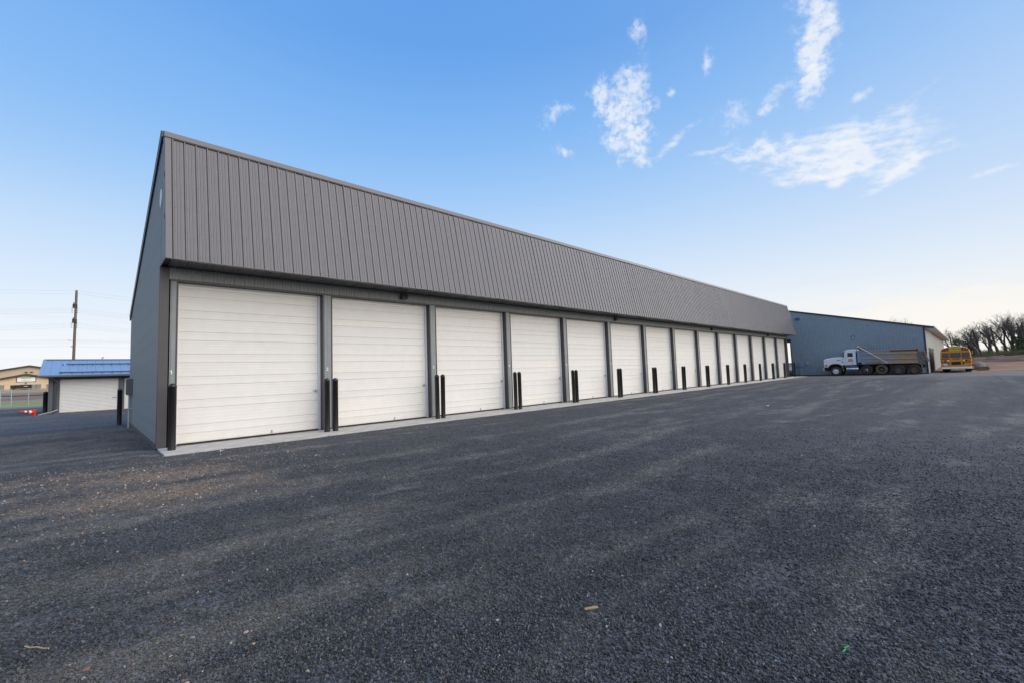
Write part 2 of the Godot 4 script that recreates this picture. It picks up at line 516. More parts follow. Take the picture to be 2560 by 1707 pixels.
	# a broad soft bank of cream cloud low on the sunward side
	for y in range(int(0.5 * h) - 150, int(0.5 * h)):
		var el := 90.0 - (y + 0.5) / h * 180.0
		for x in range(int(40.0 / 360.0 * w), int(250.0 / 360.0 * w)):
			var az := (x + 0.5) / w * 360.0
			var n := bars.get_noise_2d(az * 1.6, el * 5.0) * 2.6 + bars.get_noise_2d(az * 6.0, el * 14.0) * 0.8
			var k := sstep(7.2, 3.6, el + n - 0.012 * (az - 90.0)) * sstep(52.0, 92.0, az) * sstep(250.0, 200.0, az) * 0.8
			if k > 0.004: lo.set_pixel(x, y, lo.get_pixel(x, y).lerp(Color(0.985 * gain, 0.945 * gain, 0.88 * gain), k))
	return ImageTexture.create_from_image(lo)

# ------------------------------------------------------------------ scene
func _ready() -> void:
	rng.seed = 20240
	var exposure := 2.35
	var cam := Camera3D.new()
	cam.name = "camera"
	cam.fov = 75.92
	cam.near = 0.05
	cam.far = 6000.0
	cam.transform = Transform3D(cam_basis, cam_pos)
	add_child(cam)
	cam.current = true
	var sun_bearing := 146.0
	var env := Environment.new()
	env.background_mode = Environment.BG_SKY
	var sky := Sky.new()
	var pano := PanoramaSkyMaterial.new()
	pano.panorama = make_sky(1.0 / exposure, sun_bearing)
	sky.sky_material = pano
	env.sky = sky
	env.tonemap_mode = Environment.TONE_MAPPER_LINEAR
	env.tonemap_exposure = exposure
	env.sdfgi_enabled = true
	env.ssao_enabled = true
	env.ssil_enabled = true
	var we := WorldEnvironment.new()
	we.name = "environment"
	we.environment = env
	add_child(we)
	var sun := DirectionalLight3D.new()
	sun.name = "sun"
	sun.light_energy = 0.5
	sun.light_color = Color(1.0, 0.955, 0.90)
	sun.light_angular_distance = 88.0
	sun.shadow_enabled = true
	# the sun is behind thin high cloud: a very wide soft source over the lot
	var to_sun := Vector3(0.42, 0.55, 0.70).normalized()
	add_child(sun)
	sun.look_at_from_position(Vector3.ZERO, -to_sun, Vector3.UP)
	make_materials()
	ground()
	apron()
	storage_building()
	blue_building()
	small_storage()
	left_background()
	right_background()
	bollards()
	fittings()
	dump_truck()
	school_bus()
	litter()

# ------------------------------------------------------------------ ground
var wave := FastNoiseLite.new()
var patch := FastNoiseLite.new()
var streak := FastNoiseLite.new()

func lot_height(x: float, z: float) -> float:
	return -0.022 + wave.get_noise_2d(x * 1.6, z * 1.6) * 0.016 + wave.get_noise_2d(x * 7.0 + 50.0, z * 7.0) * 0.006

func blob(x: float, z: float, cx: float, cz: float, rx: float, rz: float, turn := 0.0) -> float:
	var p := Vector2(x - cx, z - cz).rotated(-turn)
	var d := sqrt(p.x * p.x / (rx * rx) + p.y * p.y / (rz * rz)) + patch.get_noise_2d(x * 9.0, z * 9.0) * 0.55
	return sstep(1.25, 0.15, d)

func lot_brown(x: float, z: float) -> float:
	var b := blob(x, z, -4.6, 4.4, 1.6, 1.0, 0.3) * 0.95
	b = maxf(b, blob(x, z, -4.7, 6.2, 1.8, 0.9, 0.35) * 1.0)
	b = maxf(b, blob(x, z, -5.8, 3.2, 1.4, 0.8, 0.2) * 0.5)
	b = maxf(b, blob(x, z, -7.4, 4.8, 1.6, 0.9, 0.2) * 0.4)
	# strip of bare soil beside the end wall, where the drive begins
	var edge := -9.2 - 0.12 * (x + 4.3) + patch.get_noise_2d(x * 4.0, 3.0) * 0.7
	if x < -3.0:
		b = maxf(b, sstep(1.7, 0.2, absf(z - edge)) * 0.8)
		b = maxf(b, sstep(-11.0, -8.5, z) * sstep(2.5, -4.5, z) * clampf(0.45 + 1.1 * patch.get_noise_2d(x * 3.0 + 11.0, z * 3.0), 0, 0.75))
	return b

func lot_dust(x: float, z: float, n: float, n2: float) -> float:
	var s := 0.55 * streak.get_noise_2d(x * 0.06 + z * 0.02, z * 0.75 - x * 0.06) + 0.65 * streak.get_noise_2d(x * 0.2 + 9.0, z * 1.5 - x * 0.16)
	var dust := sstep(0.05, 0.6, s + 0.3 * n2) * 0.6
	dust = maxf(dust, blob(x, z, -3.0, 7.2, 0.9, 0.28, 0.2) * 0.5)
	dust = maxf(dust, blob(x, z, -3.4, 9.2, 1.3, 0.3, 0.25) * 0.4)
	dust = maxf(dust, blob(x, z, -1.6, 8.3, 0.9, 0.25, 0.15) * 0.45)
	dust = maxf(dust, blob(x, z, 0.9, 13.7, 0.7, 0.15, 0.1) * 0.4)
	# pale compacted wheel lanes far down the lot
	if x > 12.0: dust = maxf(dust, sstep(1.6, 0.3, absf(z - 12.5 - 0.06 * x + s)) * 0.38 * sstep(12.0, 30.0, x))
	if x > 40.0: dust = maxf(dust, sstep(42.0, 54.0, x + n * 6.0) * 0.8)
	# wheel lanes along the doors, broken up and slightly bent
	var bend := 0.5 * sin(x * 0.11 + 0.6) - 0.05 * x
	for lane in [5.6, 7.3, 9.4, 11.1]:
		var off := absf(z - lane - bend - 0.25 * n2)
		dust = maxf(dust, sstep(0.42, 0.08, off) * clampf(0.30 + 0.75 * n + 0.5 * s, 0, 0.55))
	return dust

func lot_colour(x: float, z: float) -> Color:
	var n := patch.get_noise_2d(x, z)
	var n2 := patch.get_noise_2d(x * 4.3 + 20.0, z * 4.3)
	var stone := Vector3(0.055, 0.057, 0.061) * (1.0 + 0.16 * n + 0.16 * n2)
	var dust := lot_dust(x, z, n, n2)
	var c := stone.lerp(Vector3(0.185, 0.166, 0.142), clampf(dust, 0, 1))
	c = c.lerp(Vector3(0.215, 0.163, 0.115), lot_brown(x, z) * (0.72 + 0.28 * n2))
	# the smoother drive between the buildings
	if z < -8.0:
		var d := sstep(-9.6, -11.0, z + 0.12 * (x + 4.3))
		var lane := sstep(0.0, 0.5, streak.get_noise_2d(x * 0.05, z * 1.1 + 0.06 * x))
		c = c.lerp(Vector3(0.068, 0.070, 0.075) * (1.0 + 0.5 * lane), d)
	return Color(c.x * 2.9, c.y * 2.9, c.z * 2.9)

func spread(a: float, b: float, step: float, far: float, grow: float) -> PackedFloat32Array:
	var o := PackedFloat32Array()
	var x := a
	var s := step
	var left := []
	while x > -far:
		s *= grow
		x -= s
		left.append(x)
	left.reverse()
	for v in left: o.append(v)
	x = a
	while x < b:
		o.append(x)
		x += step
	s = step
	while x < far:
		o.append(x)
		s *= grow
		x += s
	o.append(far)
	return o

func gravel_material() -> StandardMaterial3D:
	var s := 1024
	var a := noise_bytes(61, FastNoiseLite.TYPE_CELLULAR, 0.085, s, 1, FastNoiseLite.RETURN_CELL_VALUE)
	var ad := noise_bytes(61, FastNoiseLite.TYPE_CELLULAR, 0.085, s, 1, FastNoiseLite.RETURN_DISTANCE)
	var b := noise_bytes(67, FastNoiseLite.TYPE_CELLULAR, 0.2, s, 1, FastNoiseLite.RETURN_CELL_VALUE)
	var bd := noise_bytes(67, FastNoiseLite.TYPE_CELLULAR, 0.2, s, 1, FastNoiseLite.RETURN_DISTANCE)
	var f := noise_bytes(71, FastNoiseLite.TYPE_SIMPLEX, 0.03, s, 3)
	var o := PackedByteArray()
	o.resize(s * s * 3)
	var hh := PackedByteArray()
	hh.resize(s * s)
	for i in s * s:
		var big := f[i] > 118
		var v: float = (a[i] if big else b[i]) / 255.0
		var l := 0.22 + 0.62 * v
		var q := Vector3(l * 0.98, l, l * 1.03)
		if b[i] > 252: q = Vector3(1.0, 0.92, 0.80)
		o[i * 3] = srgb8(q.x); o[i * 3 + 1] = srgb8(q.y); o[i * 3 + 2] = srgb8(q.z)
		hh[i] = int(clampf(255.0 - (ad[i] if big else bd[i] * 0.6 + 60.0), 0, 255))
	var m := mat(Color.WHITE, 0.88, 0.0, 0.45)
	m.albedo_texture = tex(s, o)
	m.heightmap_enabled = true
	m.heightmap_texture = ImageTexture.create_from_image(Image.create_from_data(s, s, false, Image.FORMAT_L8, hh))
	m.heightmap_scale = 1.3
	m.vertex_color_use_as_albedo = true
	# coarser speckle, so that the grain still shows where single stones do not
	var c1 := noise_bytes(73, FastNoiseLite.TYPE_CELLULAR, 0.30, s, 1, FastNoiseLite.RETURN_CELL_VALUE)
	var c2 := noise_bytes(79, FastNoiseLite.TYPE_CELLULAR, 0.11, s, 1, FastNoiseLite.RETURN_CELL_VALUE)
	var c3 := noise_bytes(83, FastNoiseLite.TYPE_SIMPLEX, 0.02, s, 4)
	var sp := PackedByteArray()
	sp.resize(s * s * 3)
	for i in s * s:
		var l := clampf(0.30 + 0.50 * pow(c1[i] / 255.0, 1.3) + 0.28 * c2[i] / 255.0 + 0.30 * (c3[i] / 255.0 - 0.5), 0.12, 1.0)
		sp[i * 3] = srgb8(l); sp[i * 3 + 1] = srgb8(l); sp[i * 3 + 2] = srgb8(l)
	m.detail_enabled = true
	m.detail_blend_mode = BaseMaterial3D.BLEND_MODE_MUL
	m.detail_uv_layer = BaseMaterial3D.DETAIL_UV_2
	m.detail_albedo = tex(s, sp)
	return m

func ground() -> void:
	wave.seed = 4; wave.frequency = 0.12; wave.fractal_octaves = 3
	patch.seed = 8; patch.frequency = 0.16; patch.fractal_octaves = 4
	streak.seed = 12; streak.frequency = 0.9; streak.fractal_octaves = 4
	var xs := spread(-13.0, 9.0, 0.16, 2500.0, 1.075)
	var zs := spread(1.5, 16.5, 0.16, 2500.0, 1.075)
	var v := PackedVector3Array()
	var c := PackedColorArray()
	var uv := PackedVector2Array()
	var idx := PackedInt32Array()
	var nx := xs.size()
	for j in zs.size():
		for i in nx:
			var far := maxf(absf(xs[i]), absf(zs[j]))
			var y := lot_height(xs[i], zs[j]) if far < 90.0 else -0.022
			if zs[j] < 1.6 and zs[j] > -12.0 and xs[i] > -4.6 and xs[i] < 57.0: y = -0.05
			v.append(Vector3(xs[i], y, zs[j]))
			c.append(lot_colour(xs[i], zs[j]))
			uv.append(Vector2(xs[i], zs[j]) / 1.9)
	for j in zs.size() - 1:
		for i in nx - 1:
			var k := j * nx + i
			idx.append_array(PackedInt32Array([k, k + 1, k + nx, k + 1, k + nx + 1, k + nx]))
	var st := SurfaceTool.new()
	st.begin(Mesh.PRIMITIVE_TRIANGLES)
	for i in v.size():
		st.set_color(c[i]); st.set_uv(uv[i]); st.set_uv2(Vector2(v[i].x * 0.96 - v[i].z * 0.28, v[i].x * 0.28 + v[i].z * 0.96) / 9.7); st.add_vertex(v[i])
	for i in idx: st.add_index(i)
	st.generate_normals()
	st.generate_tangents()
	struct("ground", st.commit(), gravel_material())
	loose_gravel()

func stone_mesh(seed_: int) -> ArrayMesh:
	var r := RandomNumberGenerator.new()
	r.seed = seed_
	var p := (1.0 + sqrt(5.0)) / 2.0
	var v := [Vector3(-1, p, 0), Vector3(1, p, 0), Vector3(-1, -p, 0), Vector3(1, -p, 0), Vector3(0, -1, p), Vector3(0, 1, p), Vector3(0, -1, -p), Vector3(0, 1, -p), Vector3(p, 0, -1), Vector3(p, 0, 1), Vector3(-p, 0, -1), Vector3(-p, 0, 1)]
	for i in 12: v[i] = v[i].normalized() * r.randf_range(0.68, 1.15)
	var st := begin()
	for f in [[0, 11, 5], [0, 5, 1], [0, 1, 7], [0, 7, 10], [0, 10, 11], [1, 5, 9], [5, 11, 4], [11, 10, 2], [10, 7, 6], [7, 1, 8], [3, 9, 4], [3, 4, 2], [3, 2, 6], [3, 6, 8], [3, 8, 9], [4, 9, 5], [2, 4, 11], [6, 2, 10], [8, 6, 7], [9, 8, 1]]:
		tri(st, v[f[0]], v[f[2]], v[f[1]])
	return done(st)

func scatter(called: String, label: String, mesh: Mesh, m: Material, where: Array, tint: Array) -> void:
	var mm := MultiMesh.new()
	mm.transform_format = MultiMesh.TRANSFORM_3D
	mm.use_colors = true
	mm.mesh = mesh
	mm.instance_count = where.size()
	for i in where.size():
		mm.set_instance_transform(i, where[i])
		mm.set_instance_color(i, tint[i])
	var o := MultiMeshInstance3D.new()
	o.name = called
	o.multimesh = mm
	o.material_override = m
	add_child(o)
	tag(o, label, "gravel", "", "stuff")

# the stones one can make out: a spread that thins with the distance from where they are seen
func loose_gravel() -> void:
	var r := RandomNumberGenerator.new()
	r.seed = 991
	var m := mat(Color.WHITE, 0.82, 0.0, 0.5)
	m.vertex_color_use_as_albedo = true
	var where := []
	var tint := []
	var ahead := Vector2(0.695, -0.719)
	for i in 400000:
		var d := 1.9 + 14.0 * pow(r.randf(), 1.35)
		if r.randf() > sstep(15.9, 4.0, d): continue
		var a := r.randf_range(-0.92, 0.92)
		var p := Vector2(cam_pos.x, cam_pos.z) + ahead.rotated(a) * d
		var spilt := p.y < 1.52 and p.x > -4.35
		if p.y < 1.56 and p.x > -4.5 and not (p.y > 1.2 and r.randf() < pow((p.y - 1.2) / 0.36, 3.0) * 0.4): continue
		if patch.get_noise_2d(p.x * 5.0 + 70.0, p.y * 5.0) + r.randf_range(-0.5, 0.5) < -0.42: continue
		var s := r.randf_range(0.0036, 0.0086) * (1.0 + 0.8 * pow(r.randf(), 5.0))
		var q := Basis.from_euler(Vector3(r.randf() * TAU, r.randf() * TAU, r.randf() * TAU)) * Basis.from_scale(Vector3(s * r.randf_range(0.8, 1.5), s * r.randf_range(0.5, 0.9), s))
		where.append(Transform3D(q, Vector3(p.x, (s * 0.5 if spilt else lot_height(p.x, p.y) + s * 0.3), p.y)))
		var l := 0.018 + 0.095 * pow(r.randf(), 1.8)
		var k := r.randf()
		var c := Color(l * 0.97, l, l * 1.045)
		if k < 0.0022: c = Color(0.34, 0.28, 0.20) * r.randf_range(0.6, 1.1)
		elif k < 0.0040: c = Color(0.27, 0.16, 0.125) * r.randf_range(0.6, 1.1)
		elif k < 0.0054: c = Color(0.40, 0.39, 0.37) * r.randf_range(0.6, 1.1)
		elif k < 0.10: c = Color(l * 1.1, l * 1.0, l * 0.88)
		var dn := lot_dust(p.x, p.y, patch.get_noise_2d(p.x, p.y), patch.get_noise_2d(p.x * 4.3 + 20.0, p.y * 4.3))
		c = c.lerp(Color(0.13, 0.118, 0.10), clampf(dn * 0.95, 0, 1))
		var br := lot_brown(p.x, p.y) if p.x < 0.0 else 0.0
		c = c.lerp(Color(0.205, 0.158, 0.115) * r.randf_range(0.6, 1.3), clampf(br * 0.8, 0, 1))
		tint.append(c)
	scatter("loose_gravel", "small dark crushed stones strewn over the gravel lot", stone_mesh(1), m, where, tint)
	# pale and reddish pebbles farther out, thickest on the patches of bare soil by the corner of the building
	where = []
	tint = []
	for i in 110000:
		var p := Vector2(r.randf_range(-11.0, 20.0), r.randf_range(-10.0, 14.0)) if i % 2 == 0 else Vector2(r.randf_range(-9.0, -1.5), r.randf_range(1.5, 8.5))
		if p.distance_to(Vector2(cam_pos.x, cam_pos.z)) < 5.0: continue
		if p.y < 1.56 and p.x > -4.4: continue
		var br := lot_brown(p.x, p.y)
		if r.randf() > 0.02 + 0.22 * br + 0.12 * clampf(blob(p.x, p.y, -5.0, 4.5, 4.5, 3.5), 0, 1): continue
		var s := r.randf_range(0.004, 0.011) * (1.0 + 1.3 * pow(r.randf(), 7.0))
		var q := Basis.from_euler(Vector3(r.randf() * TAU, r.randf() * TAU, r.randf() * TAU)) * Basis.from_scale(Vector3(s * r.randf_range(0.9, 1.5), s * r.randf_range(0.6, 0.9), s))
		where.append(Transform3D(q, Vector3(p.x, lot_height(p.x, p.y) + s * 0.3, p.y)))
		var pal := [Color(0.36, 0.30, 0.23), Color(0.30, 0.19, 0.13), Color(0.42, 0.38, 0.33), Color(0.16, 0.13, 0.11), Color(0.09, 0.09, 0.10), Color(0.22, 0.15, 0.10)]
		tint.append(pal[r.randi() % pal.size()] * r.randf_range(0.5, 1.0))
	scatter("scattered_pebbles", "tan and reddish pebbles thick on the bare soil by the building corner", stone_mesh(2), m, where, tint)

func apron() -> void:
	var root := Node3D.new()
	root.name = "concrete_apron"
	add_child(root)
	root.set_meta("kind", "structure")
	var n := 26
	var x0 := -4.33
	var w := 61.6 / n
	var mesh := bmesh(Vector3(0.004, -0.14, 0.0), Vector3(w - 0.004, 0.0, 1.5), 0.006)
	var r := RandomNumberGenerator.new()
	r.seed = 5
	for i in n:
		var o := put("slab", mesh, M.concrete, root, Vector3(x0 + i * w, r.randf_range(-0.004, 0.0), 0.005))
	put("threshold", bmesh(Vector3(-3.98, -0.14, -0.34), Vector3(55.3, -0.004, 0.0)), M.stained, root)

# ------------------------------------------------------------------ the long storage building
const WORD := ["", "one", "two", "three", "four", "five", "six", "seven", "eight", "nine", "ten", "eleven", "twelve", "thirteen", "fourteen"]
const P := 4.2672
const X0 := -4.335
const X1 := 55.6
const YB := 4.910
const YT := 8.573
const ZB := 1.0907
const ZT := 0.295
const ZR := -11.434

func storage_building() -> void:
	var b := thing("storage_building", "long grey metal storage building with fourteen white roller doors under a deep ribbed fascia", "building")
	put("wall", pmesh([[ZR + 0.05, 0.0], [ZR + 0.05, YB - 0.05], [ZT - 0.02, YT - 0.06], [ZB - 0.05, YB + 0.05], [-0.34, YB + 0.05], [-0.34, 0.0]], X0 + 0.03, X1 - 0.03), M.trim, b)
	# front fascia: sheets of ribbed metal that lean in towards the top
	var up := Vector3(0, YT - YB, ZT - ZB)
	var flen := up.length()
	up = up.normalized()
	var out := Vector3(0, ZB - ZT, YT - YB).normalized()
	var n := 75
	var fx := X0 + 0.135
	var w := (X1 - 0.135 - fx) / n
	var prof := ribs(w, w / 3.0, 0.027)
	var st := begin()
	sheet(st, prof, Vector3.ZERO, Vector3.RIGHT, up, out, func(_a): return 0.0, func(_a): return flen - 0.13)
	var fm := done(st)
	for i in n:
		var fp := put("fascia_panel", fm, M.fascia, b, Vector3(fx + i * w, YB, ZB))
		fp.rotation = Vector3(rng.randf_range(-0.0012, 0.0012), rng.randf_range(-0.004, 0.004), 0)
	var screws := []
	var stc := begin()
	lathe(stc, [[0.009, 0.0], [0.009, 0.004], [0.005, 0.009]], 6, Transform3D(Basis(Vector3.RIGHT, Vector3(0, 0, 1).cross(Vector3.RIGHT), Vector3(0, 0, 1)).rotated(Vector3.RIGHT, PI / 2), Vector3.ZERO))
	# fasteners: five rows
	var mm := MultiMesh.new()
	mm.transform_format = MultiMesh.TRANSFORM_3D
	mm.mesh = done(stc)
	for i in n * 3:
		for y in [0.12, 0.82, 1.50, 2.20, 2.88]:
			screws.append(Transform3D(Basis(), Vector3(fx + i * w / 3.0 + 0.075, YB, ZB) + up * y + out * 0.001))
	mm.instance_count = screws.size()
	for i in screws.size(): mm.set_instance_transform(i, screws[i])
	var sc := MultiMeshInstance3D.new()
	sc.name = "fasteners"
	sc.multimesh = mm
	sc.material_override = M.trim
	b.add_child(sc)
	sc.set_meta("kind", "stuff")
	# trims of the fascia
	var ft := Transform3D(Basis(Vector3.RIGHT, up, out), Vector3(X0, YB, ZB))
	for e in [[0.0, 0.135], [X1 - X0 - 0.135, X1 - X0]]:
		st = begin()
		cbox(st, Vector3(e[0] - 0.012, -0.01, -0.05), Vector3(e[1], flen - 0.1, 0.028), 0.008, ft)
		put("fascia_corner_trim", done(st), M.fascia, b)
	st = begin()
	cbox(st, Vector3(-0.03, flen - 0.145, -0.30), Vector3(X1 - X0 + 0.03, flen + 0.03, 0.05), 0.012, ft)
	cbox(st, Vector3(-0.02, flen - 0.16, -0.1), Vector3(X1 - X0 + 0.02, flen - 0.143, 0.036), 0.004, ft)
	put("ridge_cap", done(st), M.fascia, b)
	st = begin()
	cbox(st, Vector3(0.0, -0.022, -0.04), Vector3(X1 - X0, -0.001, 0.03), 0.005, ft)
	put("drip_edge", done(st), M.fascia, b)
	# soffit boards and header sheets
	st = begin()
	cbox(st, Vector3(0.004, 0.0, 0.03), Vector3(w - 0.004, 0.02, ZB - 0.05), 0.006)
	cbox(st, Vector3(w / 2 - 0.01, -0.012, 0.03), Vector3(w / 2 + 0.01, 0.002, ZB - 0.05), 0.003)
	var sm := done(st)
	for i in n: put("soffit_panel", sm, M.fascia, b, Vector3(fx + i * w, YB + 0.012, 0.0))
	st = begin()
	sheet(st, ribs(w, w / 3.0, 0.016), Vector3.ZERO, Vector3.RIGHT, Vector3.UP, Vector3.BACK, func(_a): return 0.0, func(_a): return YB - 4.585)
	var hm := done(st)
	for i in n: put("header_panel", hm, M.pier, b, Vector3(fx + i * w, 4.585, 0.0))
	put("head_trim", bmesh(Vector3(X0 + 0.2, 4.53, -0.30), Vector3(X1 - 0.02, 4.585, 0.022), 0.006), M.trim, b)
	put("header_back", bmesh(Vector3(X0 + 0.05, 4.59, -0.33), Vector3(X1 - 0.03, YB + 0.01, -0.02)), M.fascia, b)
	# end wall
	var roof := func(z: float) -> float: return (YB + (z - ZR) * (YT - YB) / (ZT - ZR)) if z < ZT else YT - (z - ZT) * (YT - YB) / (ZB - ZT)
	var ng := 15
	var gw := (-0.14 - ZR) / ng
	for i in ng + 2:
		var z0 := ZR + i * gw
		var z1 := z0 + gw
		var floor_ := 0.12
		if i >= ng:
			z0 = -0.14 if i == ng else 0.001
			z1 = 0.001 if i == ng else ZB - 0.02
			if i == ng + 1: floor_ = YB + 0.0
			if i == ng: floor_ = YB - 0.02
		var g := begin()
		var pf := ribs(z1 - z0, minf(gw / 3.0, z1 - z0), 0.03, 2 if z1 - z0 > 0.3 else 0)
		var cut: Array = []
		for q in pf:
			if not cut.is_empty() and z0 + cut[-1][0] < ZT and z0 + q[0] > ZT: cut.append([ZT - z0, 0.0])
			cut.append(q)
		sheet(g, cut, Vector3(X0, 0, z0), Vector3.BACK, Vector3.UP, Vector3.LEFT, func(_a): return floor_, func(a): return roof.call(z0 + a) - 0.02)
		put("end_wall_panel", done(g), M.slate, b)
	put("base_trim", bmesh(Vector3(X0 - 0.03, -0.08, ZR), Vector3(X0 + 0.02, 0.125, -0.14), 0.008), M.trim, b)
	# dark corner posts
	for x in [X0, X1 - 0.19]:
		put("corner_post", bmesh(Vector3(x - (0.026 if x < 0 else 0.0), -0.005, -0.15), Vector3(x + 0.19, YB + 0.005, 0.024), 0.008), M.trim, b)
	# far end wall, rear wall
	put("far_end_wall", pmesh([[ZR, 0.0], [ZR, YB], [ZT, YT - 0.03], [ZB - 0.03, YB], [-0.02, YB], [-0.02, 0.0]], X1 - 0.028, X1), M.slate, b)
	put("rear_wall", bmesh(Vector3(X0 + 0.01, 0, ZR - 0.02), Vector3(X1 - 0.03, YB, ZR + 0.04)), M.slate, b)
	# roof and its edges
	var slope := Vector3(0, YT - YB, ZT - ZR).normalized()
	var rt := Transform3D(Basis(Vector3.RIGHT, slope.cross(Vector3.RIGHT) * -1.0, slope), Vector3(X0, YB, ZR))
	if rt.basis.y.y < 0: rt.basis.y = -rt.basis.y
	var rl := Vector2(YT - YB, ZT - ZR).length()
	st = begin()
	box(st, Vector3(-0.05, 0.002, -0.28), Vector3(X1 - X0 + 0.05, 0.05, rl - 0.02), rt)
	put("roof", done(st), M.roofsteel, b)
	st = begin()
	cbox(st, Vector3(-0.075, -0.15, -0.28), Vector3(-0.028, 0.056, rl + 0.0), 0.006, rt)
	put("rake_trim", done(st), M.trim, b)
	st = begin()
	cbox(st, Vector3(-0.085, 0.045, -0.28), Vector3(0.0, 0.066, rl + 0.0), 0.006, rt)
	put("rake_edge", done(st), M.roofsteel, b)
	# pillars between the doors
	for k in range(1, 15):
		var x := (k - 2) * P if k > 1 else X0 + 0.19
		var pw := 0.32 if k > 1 else 0.2
		var col := node("door_pillar", b)
		col.position = Vector3(x, 0, 0)
		st = begin()
		var pp := [[0.0, 0.0], [0.02, 0.0], [0.028, 0.012], [0.05, 0.012], [0.058, 0.0], [0.13, 0.0], [0.134, 0.004], [0.15, 0.004], [0.154, 0.0], [pw - 0.06, 0.0]]
		sheet(st, pp, Vector3(0.03, 0.0, 0.0), Vector3.RIGHT, Vector3.UP, Vector3.BACK, func(_a): return 0.05, func(_a): return 4.535)
		put("pillar_sheet", done(st), M.pier, col)
		if k > 1: put("jamb_trim", bmesh(Vector3(-0.002, -0.005, -0.33), Vector3(0.032, 4.535, 0.02), 0.006), M.trim, col)
		put("jamb_trim", bmesh(Vector3(pw - 0.032, -0.005, -0.33), Vector3(pw + 0.002, 4.535, 0.02), 0.006), M.trim, col)
		put("pillar_foot", bmesh(Vector3(0.03, -0.005, -0.1), Vector3(pw - 0.03, 0.05, 0.016), 0.005), M.trim, col)
		put("pillar_core", bmesh(Vector3(0.032, 0.0, -0.33), Vector3(pw - 0.032, 4.53, -0.012)), M.trim, col)
		words("unit_number", str(k), 0.105, M.white, col, facing_lot(Vector3(0.135 if k > 1 else 0.075, 2.02, 0.016)))
	# the last jamb
	put("jamb_trim", bmesh(Vector3(X1 - 0.24, -0.005, -0.33), Vector3(X1 - 0.19, 4.535, 0.015), 0.006), M.trim, b)
	# doors
	var seams := [0.03, 0.285, 0.52, 0.99, 1.225, 1.64, 1.88, 2.275, 2.515, 2.90, 3.14, 3.52, 3.755, 4.145, 4.385, 4.56]
	var dw := P - 0.32 + 0.004
	var proto := node("roller_door", b)
	for i in seams.size() - 1:
		var hgt: float = seams[i + 1] - seams[i]
		var pts := [[0.0, -0.018], [0.009, -0.018], [0.015, 0.0], [0.05, 0.002]]
		var nf := 2 if hgt < 0.3 else 4
		for q in nf:
			var c := 0.05 + (hgt - 0.07) * (q + 0.7) / nf
			pts.append([c - 0.011, 0.0]); pts.append([c - 0.004, 0.0022]); pts.append([c + 0.004, 0.0022]); pts.append([c + 0.011, 0.0])
		pts.append([hgt - 0.014, 0.003]); pts.append([hgt - 0.006, 0.001]); pts.append([hgt - 0.005, -0.018]); pts.append([hgt, -0.018])
		st = begin()
		for q in pts.size() - 1:
			quad(st, Vector3(0, pts[q][0], pts[q][1]), Vector3(0, pts[q + 1][0], pts[q + 1][1]), Vector3(dw, pts[q + 1][0], pts[q + 1][1]), Vector3(dw, pts[q][0], pts[q][1]))
		put("door_slat", done(st), M.door, proto, Vector3(0, seams[i], -0.25))
	put("bottom_seal", bmesh(Vector3(0.02, -0.01, -0.275), Vector3(dw - 0.02, 0.032, -0.235), 0.006), M.rubber, proto)
	put("guide_rail", bmesh(Vector3(dw - 0.085, 0.0, -0.262), Vector3(dw - 0.006, 4.53, -0.19), 0.008), M.rail, proto)
	put("guide_rail", bmesh(Vector3(0.006, 0.0, -0.262), Vector3(0.05, 4.53, -0.19), 0.008), M.rail, proto)
	put("drum_cover", bmesh(Vector3(0.05, 4.48, -0.25), Vector3(dw - 0.085, 4.53, -0.20), 0.008), M.rail, proto)
	st = begin()
	cbox(st, Vector3(dw - 0.24, 1.295, -0.247), Vector3(dw - 0.09, 1.325, -0.225), 0.004)
	cbox(st, Vector3(dw - 0.175, 1.26, -0.247), Vector3(dw - 0.135, 1.36, -0.218), 0.006)
	put("latch", done(st), M.steel, proto)
	st = begin()
	cbox(st, Vector3(dw * 0.615, 0.04, -0.247), Vector3(dw * 0.615 + 0.045, 0.16, -0.225), 0.008)
	cbox(st, Vector3(dw * 0.615 - 0.02, 0.03, -0.247), Vector3(dw * 0.615 + 0.065, 0.06, -0.205), 0.005)
	put("pull_handle", done(st), M.steel, proto)
	proto.position = Vector3(-P + 0.32 - 0.002, 0, 0)
	for k in range(1, 14):
		var d := proto.duplicate()
		d.name = "roller_door_%03d" % k
		b.add_child(d, true)
		d.position = Vector3((k - 1) * P + 0.32 - 0.002, 0, 0)
		for sl in d.get_children():
			if String(sl.name).begins_with("door_slat"): sl.material_override = [M.door, M.door_b, M.door_c][rng.randi() % 3]

func bollard_mesh(h: float, r: float) -> ArrayMesh:
	var st := begin()
	var prof := [[r * 1.01, 0.0], [r, 0.02], [r, h - r * 1.02], [r * 1.025, h - r], [r * 1.03, h - r * 0.93]]
	for i in range(1, 8):
		var a := i / 8.0 * PI / 2
		prof.append([r * 1.02 * cos(a), h - r * 0.95 + r * 0.95 * sin(a)])
	prof.append([0.004, h])
	lathe(st, prof, 28)
	return done(st)

